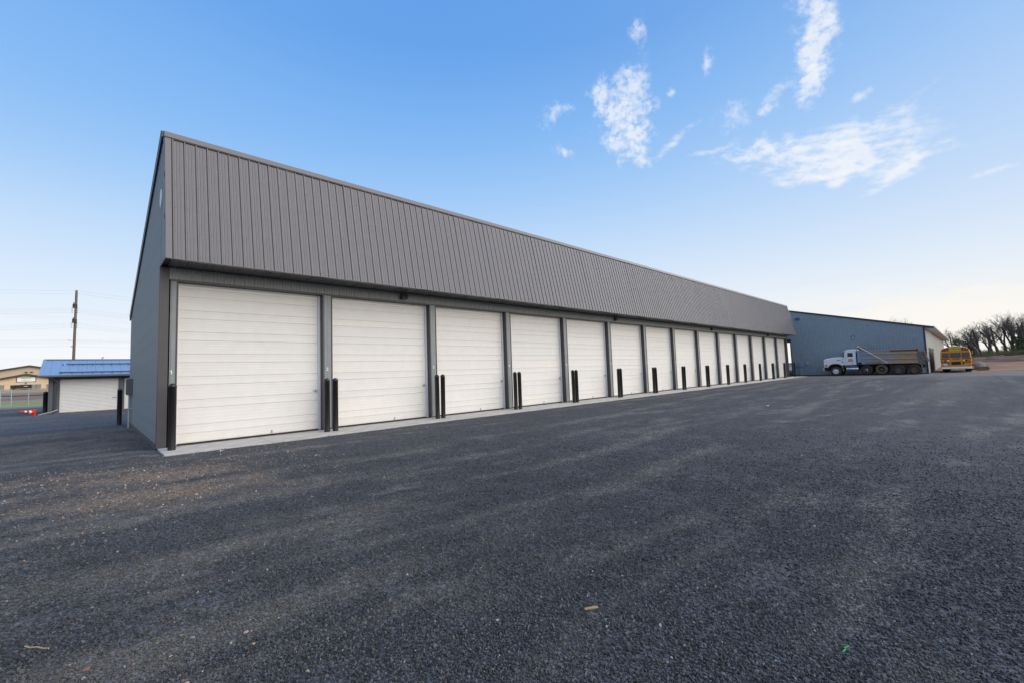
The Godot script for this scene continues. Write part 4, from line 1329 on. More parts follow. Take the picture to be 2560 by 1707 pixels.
func tan_building() -> void:
	var z := -143.0
	var gy := 1.2
	var o := thing("tan_metal_building", "tan metal hall with dark brown roof edges and a lower gabled front", "building", Vector3(0, gy, z))
	# front block: gable centred on the sign
	var at := func(px: float, py: float, zz: float) -> Vector2:
		var d := cam_basis * Vector3((px - 1280.0) / 1094.0, -(py - 853.5) / 1094.0, -1.0)
		var p := cam_pos + d * ((zz - cam_pos.z) / d.z)
		return Vector2(p.x, p.y - gy)
	var front := func(poly: Array, z0: float, z1: float, m: Material, called: String, par: Node) -> MeshInstance3D:
		var st := begin()
		var p := PackedVector2Array()
		for q in poly: p.append(q)
		var n := p.size()
		for k in n:
			quad(st, Vector3(p[k].x, p[k].y, z0), Vector3(p[(k + 1) % n].x, p[(k + 1) % n].y, z0), Vector3(p[(k + 1) % n].x, p[(k + 1) % n].y, z1), Vector3(p[k].x, p[k].y, z1))
		var t := Geometry2D.triangulate_polygon(p)
		for e in [z0, z1]:
			for i in range(0, t.size(), 3): tri(st, Vector3(p[t[i]].x, p[t[i]].y, e), Vector3(p[t[i + 1]].x, p[t[i + 1]].y, e), Vector3(p[t[i + 2]].x, p[t[i + 2]].y, e))
		return put(called, done(st), m, par)
	var apex: Vector2 = at.call(64.5, 933.0, z)
	var fl := Vector2(apex.x - 11.5, apex.y - 2.75)
	var fr := Vector2(apex.x + 11.5, apex.y - 2.75)
	front.call([Vector2(fl.x + 0.4, -1.0), Vector2(fl.x + 0.4, fl.y - 0.1), apex - Vector2(0, 0.15), Vector2(fr.x - 0.4, fr.y - 0.1), Vector2(fr.x - 0.4, -1.0)], -14.0, 0.0, M.tan, "front_wall", o)
	front.call([fl, apex, fr, fr - Vector2(0.0, 0.38), apex - Vector2(0, 0.42), fl - Vector2(0.0, 0.38)], -14.0, 0.5, M.brown_trim, "front_roof", o)
	var a2: Vector2 = at.call(72.7, 913.0, z - 14.0)
	front.call([Vector2(a2.x - 24.0, -1.0), Vector2(a2.x - 24.0, a2.y - 5.2), a2 - Vector2(0, 0.1), Vector2(a2.x + 24.0, a2.y - 5.2), Vector2(a2.x + 24.0, -1.0)], -60.0, -14.05, M.tan_dull, "rear_wall", o)
	front.call([Vector2(a2.x - 24.6, a2.y - 5.2), a2 + Vector2(0, 0.1), Vector2(a2.x + 24.6, a2.y - 5.2), Vector2(a2.x + 24.6, a2.y - 5.6), a2 - Vector2(0, 0.3), Vector2(a2.x - 24.6, a2.y - 5.6)], -60.0, -13.6, M.brown_trim, "rear_roof", o)
	for q in [[3.0, 962.9, 7.0, M.glass_green], [31.5, 962.6, 8.5, M.glass], [42.0, 962.0, 8.5, M.glass], [84.5, 960.9, 8.3, M.glass_green], [94.7, 960.3, 8.3, M.glass_green], [121.2, 960.0, 8.0, M.glass_green], [131.5, 959.6, 8.0, M.glass_green]]:
		var c: Vector2 = at.call(q[0], q[1], z)
		var s: float = q[2] / 1094.0 * 100.0 * 0.5
		var w := put("window", bmesh(Vector3(c.x - s - 0.04, c.y - 1.02, 0.0), Vector3(c.x + s + 0.04, c.y + 0.06, 0.06), 0.01), M.brown_trim, o)
		put("pane", bmesh(Vector3(c.x - s, c.y - 0.98, 0.06), Vector3(c.x + s, c.y + 0.02, 0.08), 0.005), q[3], w)
	var dc: Vector2 = at.call(63.3, 961.0, z)
	var d := put("double_door", bmesh(Vector3(dc.x - 0.95, -0.3, 0.0), Vector3(dc.x + 0.95, dc.y + 0.05, 0.07), 0.01), M.black, o)
	put("door_notice", bmesh(Vector3(dc.x - 0.35, dc.y - 0.38, 0.07), Vector3(dc.x + 0.35, dc.y - 0.3, 0.09)), M.white, d)
	var lc: Vector2 = at.call(63.4, 956.7, z)
	put("door_lamp", bmesh(Vector3(lc.x - 0.13, lc.y - 0.1, 0.0), Vector3(lc.x + 0.13, lc.y + 0.1, 0.2), 0.03), M.brown_trim, o)
	for px in [64.3, 78.0]:
		var v: Vector2 = at.call(px, 929.2, z - 14.0)
		put("gable_lamp", bmesh(Vector3(v.x - 0.22, v.y - 0.12, -14.05), Vector3(v.x + 0.22, v.y + 0.12, -13.7), 0.03), M.brown_trim, o)
	# sign board: green heading over two lines of small grey print, too small to read
	var s0: Vector2 = at.call(41.0, 953.5, z)
	var s1: Vector2 = at.call(87.5, 941.8, z)
	var sg := thing("sign_board", "white sign board with a green heading on the tan building's front gable", "sign", Vector3(s0.x, s0.y + gy, z + 0.01))
	var sw := s1.x - s0.x
	var sh := s1.y - s0.y
	put("sign_frame", bmesh(Vector3(-0.12, -0.1, 0.0), Vector3(sw + 0.12, sh + 0.1, 0.08), 0.02), M.brown_trim, sg)
	put("sign_face", bmesh(Vector3(0.0, 0.0, 0.08), Vector3(sw, sh, 0.11), 0.01), M.white, sg)
	var r := RandomNumberGenerator.new()
	r.seed = 6
	var x := sw * 0.21
	while x < sw * 0.78:
		var lw := r.randf_range(0.16, 0.26)
		put("heading_letter", bmesh(Vector3(x, sh * 0.66, 0.11), Vector3(x + lw, sh * 0.93, 0.125)), M.green_ink, sg)
		x += lw + 0.05
	put("print_line", bmesh(Vector3(sw * 0.34, sh * 0.38, 0.11), Vector3(sw * 0.52, sh * 0.47, 0.12)), M.grey_ink, sg)
	put("print_line", bmesh(Vector3(sw * 0.34, sh * 0.24, 0.11), Vector3(sw * 0.76, sh * 0.34, 0.12)), M.grey_ink, sg)
	put("print_mark", bmesh(Vector3(sw * 0.23, sh * 0.18, 0.11), Vector3(sw * 0.31, sh * 0.45, 0.12)), M.pink_ink, sg)

# ------------------------------------------------------------------ beyond the lot, to the right
func rise(x: float) -> float: return sstep(70.0, 138.0, x) * 1.05

func branch(st: SurfaceTool, r: RandomNumberGenerator, p: Vector3, dir: Vector3, length: float, rad: float, depth: int, sides: int, twig: float, up: float) -> void:
	var pts := [p]
	var d := dir
	var n := 4 if depth > 2 else 3
	for i in n:
		d = (d + Vector3(r.randf_range(-0.2, 0.2), r.randf_range(-0.08, 0.16) * up, r.randf_range(-0.2, 0.2))).normalized()
		pts.append(pts[-1] + d * (length / n))
	var r1 := maxf(twig, rad * 0.62)
	tube(st, pts, rad, r1, sides, false)
	if depth == 0: return
	var kids := 3 if depth > 2 else r.randi_range(2, 3)
	for k in kids:
		var t := 0.35 + 0.65 * (k + r.randf() * 0.8) / kids
		var at: Vector3 = pts[clampi(int(t * n), 1, n)]
		var base: Vector3 = pts[clampi(int(t * n) - 1, 0, n - 1)]
		var q := at.lerp(base, r.randf() * 0.7)
		var side := Vector3(r.randf_range(-1, 1), r.randf_range(-0.25, 0.55), r.randf_range(-1, 1)).normalized()
		var nd := (d * r.randf_range(0.55, 1.0) + side * r.randf_range(0.55, 0.95) + Vector3(0, 0.22 * up, 0)).normalized()
		branch(st, r, q, nd, length * r.randf_range(0.55, 0.8), maxf(twig, r1 * r.randf_range(0.55, 0.85)), depth - 1, 3 if depth < 4 else sides, twig, up)

func bare_tree(label: String, at: Vector3, h: float, lean: Vector3, seed_: int, m: Material, group: String, depth := 6, fork := 2, called := "bare_tree") -> void:
	var r := RandomNumberGenerator.new()
	r.seed = seed_
	var o := thing(called, label, "tree", at, group)
	var st := begin()
	var rad := h * 0.020
	var fk := Vector3(lean.x * 0.25, h * 0.22, lean.z * 0.25)
	tube(st, [Vector3(0, -0.4, 0), Vector3(0, 0.02, 0), fk * 0.55 + Vector3(r.randf_range(-0.1, 0.1), 0, 0), fk], rad * 1.35, rad, 8, false)
	put("trunk", done(st), m, o)
	st = begin()
	for k in fork:
		var a := TAU * k / fork + r.randf() * 1.2
		var d := (Vector3(cos(a) * 0.36, 1.0, sin(a) * 0.36) + lean / h).normalized()
		branch(st, r, fk - Vector3(0, 0.05, 0), d, h * 0.36, rad * 0.8, depth - 1, 5, 0.0085, 1.0)
	put("crown", done(st), m, o)

func needles(seed_: int, colours: Array) -> ArrayMesh:
	# a tuft: thin blades round a twig
	var r := RandomNumberGenerator.new()
	r.seed = seed_
	var st := begin()
	for k in 16:
		var d := Vector3(r.randf_range(-1, 1), r.randf_range(-0.5, 1), r.randf_range(-1, 1)).normalized()
		var s := d.cross(Vector3(r.randf_range(-1, 1), r.randf_range(-1, 1), r.randf_range(-1, 1))).normalized() * 0.10
		st.set_color(colours[r.randi() % colours.size()] * r.randf_range(0.7, 1.3))
		tri(st, d * 0.05 - s * 0.4, d * r.randf_range(0.7, 1.1) , d * 0.35 + s)
	return done(st)

func leafy(called: String, label: String, category: String, at: Vector3, h: float, w: float, seed_: int, colours: Array, group: String, dense: int, conical: float, trunk := true) -> void:
	var r := RandomNumberGenerator.new()
	r.seed = seed_
	var o := thing(called, label, category, at, group)
	if trunk:
		var st := begin()
		tube(st, [Vector3(0, -0.5, 0), Vector3(0.05, h * 0.5, 0), Vector3(0, h * 0.93, 0)], h * 0.022, 0.02, 7, false)
		for k in 22:
			var y := h * r.randf_range(0.15, 0.9)
			var a := r.randf() * TAU
			var reach := w * 0.5 * (1.0 - conical * y / h)
			tube(st, [Vector3(0, y, 0), Vector3(cos(a) * reach * 0.8, y + 0.12 * h * (0.5 - conical), sin(a) * reach * 0.8)], 0.05, 0.012, 4, false)
		put("trunk", done(st), M.bark, o)
	var st2 := begin()
	# clumps set at the ends of boughs, with air between
	var clumps := []
	for k in dense:
		var y := h * (r.randf_range(0.14, 0.98) if trunk else r.randf_range(0.02, 0.95))
		var a := r.randf() * TAU
		var prof := (1.0 - conical * y / h) * (1.0 if trunk else sqrt(maxf(0.05, 1.0 - pow(y / h * 1.0 - 0.35, 2) * 1.6)))
		var reach := w * 0.5 * prof * sqrt(r.randf_range(0.15, 1.0))
		clumps.append([Vector3(cos(a) * reach, y, sin(a) * reach), r.randf_range(0.07, 0.15) * w])
	var leaf := 0.055 * sqrt(w * h) * 0.32
	for c in clumps:
		var shade: Color = colours[r.randi() % colours.size()]
		for q in 60:
			var d: Vector3 = Vector3(r.randfn(), r.randfn() * 0.6, r.randfn()) * (c[1] * 0.55)
			var n := Vector3(r.randf_range(-1, 1), r.randf_range(-0.2, 1), r.randf_range(-1, 1)).normalized()
			var u := n.cross(Vector3(r.randf_range(-1, 1), 0.3, r.randf_range(-1, 1))).normalized() * leaf * r.randf_range(0.6, 1.4)
			var v := n.cross(u).normalized() * leaf * r.randf_range(0.3, 0.7)
			var pc: Vector3 = c[0] + d
			st2.set_color(shade * r.randf_range(0.75, 1.3))
			tri(st2, pc - u, pc + v, pc + u); tri(st2, pc - u, pc + u, pc - v)
	var m := mat(Color.WHITE, 0.7, 0.0, 0.3)
	m.vertex_color_use_as_albedo = true
	m.backlight_enabled = true
	m.backlight = Color(0.25, 0.25, 0.2)
	put("crown" if trunk else "foliage", done(st2), m, o)

func right_background() -> void:
	# ground that rises behind the bus: dug soil, then the floor of the wood
	var f := FastNoiseLite.new()
	f.seed = 21
	f.frequency = 0.12
	f.fractal_octaves = 5
	var st := SurfaceTool.new()
	st.begin(Mesh.PRIMITIVE_TRIANGLES)
	var xs := PackedFloat32Array()
	var x := 64.5
	while x < 420.0:
		xs.append(x)
		x += 0.8 if x < 150.0 else 20.0
	var zs := PackedFloat32Array()
	var z := 12.2
	while z < 260.0:
		zs.append(z)
		z += 0.6 if z < 60.0 else 14.0
	for j in zs.size():
		for i in xs.size():
			var px := xs[i]
			var pz := zs[j]
			var edge := sstep(64.5, 68.0, px)
			var n := f.get_noise_2d(px, pz)
			var y := -0.06 + edge * 0.07 + rise(px) + n * 0.16 * sstep(72.0, 85.0, px)
			st.set_uv(Vector2(px, pz) / 6.0)
			var soil := Vector3(0.24, 0.122, 0.066).lerp(Vector3(0.13, 0.066, 0.038), clampf(n * 1.6 + 0.5, 0, 1))
			var grassy := sstep(0.1, 0.4, f.get_noise_2d(px * 1.7 + 40.0, pz * 1.7)) * sstep(84.0, 70.0, px)
			soil = soil.lerp(Vector3(0.15, 0.155, 0.04), grassy)
			soil = soil.lerp(Vector3(0.085, 0.06, 0.04), sstep(104.0, 118.0, px))
			soil = soil.lerp(Vector3(0.085, 0.085, 0.088), 1.0 - sstep(64.5, 66.5, px + n))
			st.set_color(Color(soil.x, soil.y, soil.z))
			st.add_vertex(Vector3(px, y, pz))
	var nx := xs.size()
	for j in zs.size() - 1:
		for i in nx - 1:
			var k := j * nx + i
			for q in [k, k + 1, k + nx, k + 1, k + nx + 1, k + nx]: st.add_index(q)
	st.generate_normals()
	var sm := mat(Color.WHITE, 0.95)
	sm.vertex_color_use_as_albedo = true
	struct("dirt_field", st.commit(), sm)
	# heap of dug soil
	var hp := at_depth(2525.0, 76.0)
	st = SurfaceTool.new()
	st.begin(Mesh.PRIMITIVE_TRIANGLES)
	for j in 41:
		for i in 61:
			var u := (i / 60.0 - 0.5) * 2.0
			var v := (j / 40.0 - 0.5) * 2.0
			var d := clampf(1.0 - u * u - v * v, 0, 1)
			var n := f.get_noise_2d(u * 30.0, v * 30.0 + 9.0)
			st.set_color(Color(0.135, 0.082, 0.062).lerp(Color(0.20, 0.13, 0.095), clampf(n + 0.45, 0, 1)))
			st.add_vertex(Vector3(v * 3.4, pow(d, 0.6) * (0.95 + n * 0.5) - 0.12, u * 9.0))
	for j in 40:
		for i in 60:
			var k := j * 61 + i
			for q in [k, k + 1, k + 61, k + 1, k + 62, k + 61]: st.add_index(q)
	st.generate_normals()
	one("soil_heap", st.commit(), sm, "long low heap of reddish brown soil in front of the bare trees", "soil heap", Vector3(hp.x, rise(hp.x) - 0.05, hp.z))
	# pale boulder on a slab by the bus
	var bp := at_depth(2440.0, 54.0)
	var bo := thing("boulder", "pale rounded boulder on a grey slab beside the school bus", "boulder", Vector3(bp.x, 0.0, bp.z))
	var st2 := begin()
	var rings := []
	for i in 8:
		var a := i / 7.0 * PI / 2
		var ring_ := PackedVector3Array()
		for k in 18:
			var t := TAU * k / 18
			var w := 1.0 + 0.07 * sin(t * 3.0 + i) + 0.05 * sin(t * 5.0 + 1.0)
			ring_.append(Vector3(sin(t) * 0.55 * cos(a) * w, 0.42 + sin(a) * 0.62, cos(t) * 0.62 * cos(a) * w))
		rings.append(ring_)
	loft(st2, rings)
	put("stone", done(st2), M.boulder, bo)
	put("slab", bmesh(Vector3(-0.8, -0.1, -0.85), Vector3(0.8, 0.42, 0.95), 0.08), M.dark_grey, bo)
	# trees
	var g := "bare trees at the edge of the wood"
	var far := func(px: float, depth: float) -> Vector3:
		var p := at_depth(px, depth)
		return Vector3(p.x, rise(p.x), p.z)
	bare_tree("bare tree with dark forked trunk behind the soil heap", far.call(2497.0, 92.0), 11.2, Vector3(-0.8, 0, -1.6), 11, M.bark, g, 6, 2)
	bare_tree("bare tree leaning towards the blue building, beside the school bus", far.call(2458.0, 86.0), 10.1, Vector3(-1.2, 0, -2.6), 12, M.bark, g, 6, 2)
	bare_tree("slender upright bare tree next to the evergreens", far.call(2513.0, 97.0), 12.2, Vector3(0, 0, 0), 13, M.bark, g, 6, 2)
	bare_tree("tallest bare tree rising out of the dark evergreens", far.call(2545.0, 96.0), 13.6, Vector3(0.3, 0, 0.3), 14, M.bark_pale, g, 6, 2)
	bare_tree("thin bare tree with a narrow crown between two forked trees", far.call(2481.0, 99.0), 10.3, Vector3(-0.4, 0, -1.0), 15, M.bark_pale, g, 6, 2)
	bare_tree("bare tree with crossing limbs in the thick of the trees", far.call(2529.0, 101.0), 12.9, Vector3(0, 0, 0.5), 16, M.bark, g, 6, 3)
	bare_tree("pale bare tree just past the eave of the blue building", far.call(2379.0, 108.0), 10.1, Vector3(0, 0, 0), 17, M.bark_pale, g, 6, 2)
	bare_tree("low bare tree behind the roof of the school bus", far.call(2437.0, 104.0), 8.9, Vector3(0, 0, -1.0), 18, M.bark_pale, g, 6, 3)
	bare_tree("bare tree at the end of the row beyond the soil heap", far.call(2570.0, 90.0), 12.6, Vector3(0, 0, -0.8), 19, M.bark, g, 6, 2)
	bare_tree("thin pale bare tree between the bus roof and the eave", far.call(2398.0, 112.0), 9.0, Vector3(0, 0, -0.5), 21, M.bark_pale, g, 6, 2)
	bare_tree("slanting pale bare tree over the right shoulder of the bus", far.call(2446.0, 98.0), 9.4, Vector3(-0.5, 0, -1.8), 22, M.bark_pale, g, 6, 2)
	bare_tree("many-stemmed pale bare tree behind the leaning one", far.call(2470.0, 104.0), 10.2, Vector3(0, 0, 0.4), 23, M.bark_pale, g, 6, 3)
	var g2 := "bare crowns showing over the blue building's roof"
	bare_tree("broad bare crown showing above the middle of the blue roof", at_depth(2246.0, 150.0), 19.6, Vector3.ZERO, 31, M.bark_pale, g2, 6, 3)
	bare_tree("smaller bare crown showing above the blue roof, nearer the oval plate", at_depth(2197.0, 150.0), 18.6, Vector3.ZERO, 32, M.bark_pale, g2, 6, 2)
	bare_tree("low bare crown just peeping over the blue roof near its eave", at_depth(2282.0, 150.0), 16.6, Vector3.ZERO, 33, M.bark_pale, g2, 6, 2)
	var pine := [Color(0.045, 0.066, 0.028), Color(0.062, 0.085, 0.034), Color(0.034, 0.05, 0.024)]
	var mixed := [Color(0.10, 0.11, 0.055), Color(0.125, 0.115, 0.065), Color(0.085, 0.09, 0.045)]
	leafy("pine_tree", "rounded olive-green pine behind the school bus", "tree", far.call(2405.0, 106.0), 4.9, 4.6, 41, mixed, "evergreens", 95, 0.25)
	leafy("pine_tree", "dull green pine beside the rounded one behind the bus", "tree", far.call(2423.0, 104.0), 4.2, 3.6, 42, mixed, "evergreens", 80, 0.3)
	leafy("pine_tree", "tall dark evergreen at the foot of the tallest bare tree", "tree", far.call(2556.0, 94.0), 6.0, 3.4, 43, pine, "evergreens", 110, 0.45)
	leafy("pine_tree", "dark evergreen with low boughs beside the tall dark one", "tree", far.call(2543.0, 92.0), 4.2, 3.0, 44, pine, "evergreens", 90, 0.3)
	leafy("pine_tree", "last dark evergreen beyond the tall one", "tree", far.call(2578.0, 96.0), 6.6, 3.8, 45, pine, "evergreens", 90, 0.45)
	leafy("pine_tree", "squat round evergreen by the slender bare tree", "tree", far.call(2524.0, 90.0), 2.6, 2.4, 46, pine, "evergreens", 70, 0.2)
	var bush := [Color(0.11, 0.125, 0.05), Color(0.085, 0.095, 0.042), Color(0.15, 0.14, 0.07)]
	var k := 0
	for q in [[2468.0, 84.0, 1.7, 4.2, "between the leaning tree and the forked trunk"], [2484.0, 86.0, 1.5, 3.6, "under the forked trunk"], [2522.0, 84.0, 1.5, 3.8, "behind the middle of the soil heap"], [2540.0, 82.0, 1.9, 4.0, "at the foot of the dark evergreens"], [2556.0, 83.0, 1.7, 4.0, "beyond the dark evergreens"], [2446.0, 80.0, 1.2, 2.6, "next to the boulder"], [2505.0, 88.0, 1.6, 3.2, "in front of the slender bare tree"]]:
		leafy("shrub", "low green shrub " + q[4], "shrub", far.call(q[0], q[1]), q[2], q[3], 60 + k, bush, "shrubs under the trees", 60, 0.1, false)
		k += 1
	# thicket of bare stems that closes the view between the trunks
	var r := RandomNumberGenerator.new()
	r.seed = 88
	var stt := begin()
	for i in 5:
		var d := Vector3(r.randf_range(-0.4, 0.4), 1.0, r.randf_range(-0.4, 0.4)).normalized()
		branch(stt, r, Vector3(r.randf_range(-0.5, 0.5), -0.2, r.randf_range(-0.5, 0.5)), d, 1.5, 0.022, 3, 3, 0.006, 0.8)
	var bm := done(stt)
	var mm := MultiMesh.new()
	mm.transform_format = MultiMesh.TRANSFORM_3D
	mm.mesh = bm
	mm.instance_count = 170
	for i in 170:
		var p: Vector3 = far.call(r.randf_range(2340.0, 2640.0), r.randf_range(96.0, 135.0))
		mm.set_instance_transform(i, Transform3D(Basis(Vector3.UP, r.randf() * TAU).scaled(Vector3.ONE * r.randf_range(0.7, 1.25)), p))
	var th := MultiMeshInstance3D.new()
	th.name = "thicket"
	th.multimesh = mm
	th.material_override = M.bark_pale
	add_child(th)
	tag(th, "grey-brown thicket of bare stems behind the trees", "thicket", "", "stuff")
	# dry grass by the bus
	var gm := MultiMesh.new()
	gm.transform_format = MultiMesh.TRANSFORM_3D
	gm.use_colors = true
	var gs := begin()
	for i in 14:
		var a := r.randf() * TAU
		var b := Vector3(cos(a), 0, sin(a)) * r.randf_range(0.0, 0.12)
		var t := b * 2.2 + Vector3(0, r.randf_range(0.08, 0.25), 0)
		var s := Vector3(-sin(a), 0, cos(a)) * 0.012
		tri(gs, b - s, t, b + s)
	gm.mesh = done(gs)
	gm.instance_count = 420
	for i in 420:
		var p := at_depth(2450.0 + 8.0 * clampf(r.randfn(), -1.6, 1.6), 57.0 + 4.0 * clampf(r.randfn(), -1.6, 1.6))
		gm.set_instance_transform(i, Transform3D(Basis(Vector3.UP, r.randf() * TAU).scaled(Vector3.ONE * r.randf_range(0.6, 1.3)), Vector3(p.x, rise(p.x) - 0.02, p.z)))
		gm.set_instance_color(i, Color(0.20, 0.18, 0.055) * r.randf_range(0.6, 1.3))
	var go := MultiMeshInstance3D.new()
	go.name = "dry_grass"
	go.multimesh = gm
	var gmat := mat(Color.WHITE, 0.9)
	gmat.vertex_color_use_as_albedo = true
	go.material_override = gmat
	add_child(go)
	tag(go, "tufts of yellow-green grass on the ground beside the bus", "grass", "", "stuff")

# ------------------------------------------------------------------ vehicles
# a wheel on an axle along x; local x grows away from the outer face
func wheel(parent: Node, at: Vector3, r: float, w: float, rim_r: float, tyre: Material, rim: Material, kind: int) -> void:
	var o := node("wheel", parent)
	o.position = at
	var t := Transform3D(Basis(Vector3.BACK, -PI / 2), Vector3.ZERO)
	var st := begin()
	lathe(st, [[rim_r, 0.02], [rim_r + 0.02, 0.0], [r - 0.10, -0.012], [r - 0.035, 0.01], [r - 0.006, 0.045], [r, 0.07], [r, w - 0.07], [r - 0.006, w - 0.045], [r - 0.035, w - 0.01], [rim_r, w]], 36, t, false, true)
	for k in 44:
		var a := TAU * k / 44
		var q := Transform3D(Basis(Vector3.RIGHT, a), Vector3.ZERO)
		box(st, Vector3(0.045, r - 0.006, -0.02), Vector3(w - 0.045, r + 0.008, 0.016), q)
	put("tyre", done(st), tyre, o)
	st = begin()
	if kind == 0:   # flat steer wheel with hand holes and a hub
		lathe(st, [[rim_r + 0.005, 0.0], [rim_r - 0.02, 0.0], [rim_r - 0.035, 0.05], [rim_r * 0.62, 0.03], [rim_r * 0.45, 0.03], [rim_r * 0.40, 0.0], [rim_r * 0.34, -0.03], [rim_r * 0.20, -0.05], [0.01, -0.052]], 32, t, false, true)
		put("rim", done(st), rim, o)
		st = begin()
		for k in 10:
			var a := TAU * k / 10
			lathe(st, [[0.028, 0.0], [0.028, 0.01]], 10, Transform3D(t.basis, Vector3(0.026, cos(a) * rim_r * 0.78, sin(a) * rim_r * 0.78)))
		put("hand_hole", done(st), M.black, o)
	elif kind == 1: # spoke wheel
		lathe(st, [[rim_r + 0.005, 0.0], [rim_r - 0.03, 0.01], [rim_r - 0.04, 0.12], [0.01, 0.12]], 32, t, false, true)
		put("rim", done(st), M.black, o)
		st = begin()
		for k in 5:
			cbox(st, Vector3(0.05, 0.0, -0.035), Vector3(0.1, rim_r - 0.03, 0.035), 0.012, Transform3D(Basis(Vector3.RIGHT, TAU * k / 5 + 0.3), Vector3.ZERO))
		lathe(st, [[0.09, 0.10], [0.09, 0.02], [0.05, 0.0], [0.01, -0.002]], 20, t, false, true)
		put("spokes", done(st), rim, o)
	else:           # deep dished drive wheel
		lathe(st, [[rim_r + 0.005, 0.0], [rim_r - 0.015, 0.0], [rim_r - 0.03, 0.13], [rim_r * 0.5, 0.15], [rim_r * 0.36, 0.15], [rim_r * 0.32, 0.03], [rim_r * 0.2, 0.0], [0.01, -0.002]], 32, t, false, true)
		put("rim", done(st), rim, o)

func flat_part(called: String, poly: Array, x0: float, x1: float, m: Material, parent: Node, b := 0.0) -> MeshInstance3D:
	return put(called, pmesh(poly, x0, x1, b), m, parent)

func dump_truck() -> void:
	var t := thing("dump_truck", "white-cabbed dump truck with a muddy grey tipper bed parked along the blue wall", "truck", Vector3(57.0, 0, 3.1))
	var st := begin()
	var hood := flat_part("hood", [[0.18, 0.98], [0.17, 1.74], [0.21, 1.87], [0.34, 1.94], [0.60, 2.01], [1.04, 2.09], [1.56, 2.125], [2.03, 2.12], [2.03, 1.17], [1.84, 1.13], [1.70, 1.24], [1.52, 1.31], [1.08, 1.31], [0.86, 1.24], [0.72, 1.10], [0.62, 0.98]], 0.08, 2.32, M.truck_white, t, 0.06)
	put("hood_vent", bmesh(Vector3(0.074, 1.75, 1.43), Vector3(0.082, 1.81, 1.84), 0.003), M.black, hood)
	put("hood_latch", bmesh(Vector3(0.06, 1.50, 1.92), Vector3(0.082, 1.62, 2.02), 0.008), M.dark_grey, hood)
	put("side_marker", bmesh(Vector3(0.06, 1.62, 0.42), Vector3(0.082, 1.68, 0.47), 0.006), M.black, hood)
	put("hood_ornament", bmesh(Vector3(1.17, 1.93, 0.26), Vector3(1.23, 2.03, 0.36), 0.02), M.chrome, hood)
	var hl := put("headlamp", bmesh(Vector3(0.05, 1.10, 0.19), Vector3(0.12, 1.32, 0.34), 0.012), M.lens, t)
	put("turn_signal", bmesh(Vector3(0.045, 1.09, 0.345), Vector3(0.12, 1.31, 0.50), 0.012), M.amber, t)
	flat_part("fender_flare", [[0.60, 0.94], [0.68, 1.12], [0.83, 1.28], [1.07, 1.36], [1.53, 1.36], [1.73, 1.28], [1.87, 1.17], [1.84, 1.11], [1.70, 1.21], [1.52, 1.28], [1.08, 1.28], [0.88, 1.21], [0.75, 1.08], [0.67, 0.93]], 0.02, 0.35, M.black, t, 0.01)
	flat_part("mud_flap", [[1.80, 1.16], [1.92, 0.80], [1.98, 0.48], [2.05, 0.48], [2.03, 0.85], [1.95, 1.18]], 0.10, 0.55, M.mud, t, 0.01)
	put("wheel_well", bmesh(Vector3(0.45, 0.55, 0.35), Vector3(1.95, 1.30, 1.95)), M.frame, t)
	put("bumper", bmesh(Vector3(0.04, 0.58, 0.0), Vector3(2.36, 0.94, 0.2), 0.04), M.steel, t)
	put("bumper_bracket", bmesh(Vector3(0.25, 0.62, 0.2), Vector3(2.15, 0.96, 0.65), 0.02), M.frame, t)
	# cab
	var cab := flat_part("cab", [[2.04, 1.17], [2.04, 2.10], [2.16, 2.56], [2.20, 2.74], [2.40, 2.88], [2.60, 2.93], [3.16, 2.93], [3.30, 2.86], [3.27, 2.68], [3.24, 1.17]], 0.08, 2.32, M.truck_white, t, 0.05)
	flat_part("sun_visor", [[1.93, 2.66], [1.95, 2.70], [2.14, 2.80], [2.34, 2.87], [2.34, 2.82], [2.15, 2.74]], 0.10, 2.30, M.truck_white, cab, 0.01)
	flat_part("windscreen", [[2.00, 2.11], [2.13, 2.63], [2.23, 2.62], [2.15, 2.10]], 0.07, 2.33, M.teal, cab, 0.01)
	flat_part("side_window", [[2.32, 2.13], [2.48, 2.57], [2.98, 2.55], [2.99, 2.11]], 0.066, 0.085, M.glass, cab, 0.006)
	flat_part("vent_frame", [[2.42, 2.14], [2.50, 2.56], [2.54, 2.56], [2.47, 2.14]], 0.058, 0.07, M.truck_white, cab)
	var door := flat_part("door", [[2.20, 1.30], [2.20, 2.06], [3.04, 2.04], [3.04, 1.26], [2.3, 1.26]], 0.066, 0.084, M.truck_white, cab, 0.008)
	put("door_handle", bmesh(Vector3(0.05, 1.98, 2.68), Vector3(0.07, 2.02, 2.82), 0.004), M.chrome, door)
	flat_part("step_recess", [[2.27, 1.40], [2.27, 1.66], [2.31, 1.69], [2.41, 1.69], [2.44, 1.66], [2.44, 1.40]], 0.058, 0.068, M.grey_ink, door, 0.004)
	flat_part("step_plate", [[2.30, 1.43], [2.30, 1.64], [2.32, 1.66], [2.40, 1.66], [2.41, 1.64], [2.41, 1.43]], 0.054, 0.06, M.truck_white, door)
	# three lines of red lettering on the door, too small to read
	var r := RandomNumberGenerator.new()
	r.seed = 14
	for line in 3:
		var z := 2.53 + (0.02 if line == 1 else 0.0)
		while z < 2.95:
			var lw := r.randf_range(0.025, 0.05)
			put("door_letter", bmesh(Vector3(0.058, 1.79 - line * 0.125, z), Vector3(0.067, 1.88 - line * 0.125, z + lw)), M.red_ink, door)
			z += lw + 0.014
	put("cab_emblem", bmesh(Vector3(0.056, 1.37, 2.82), Vector3(0.067, 1.44, 2.96), 0.004), M.dark_grey, door)
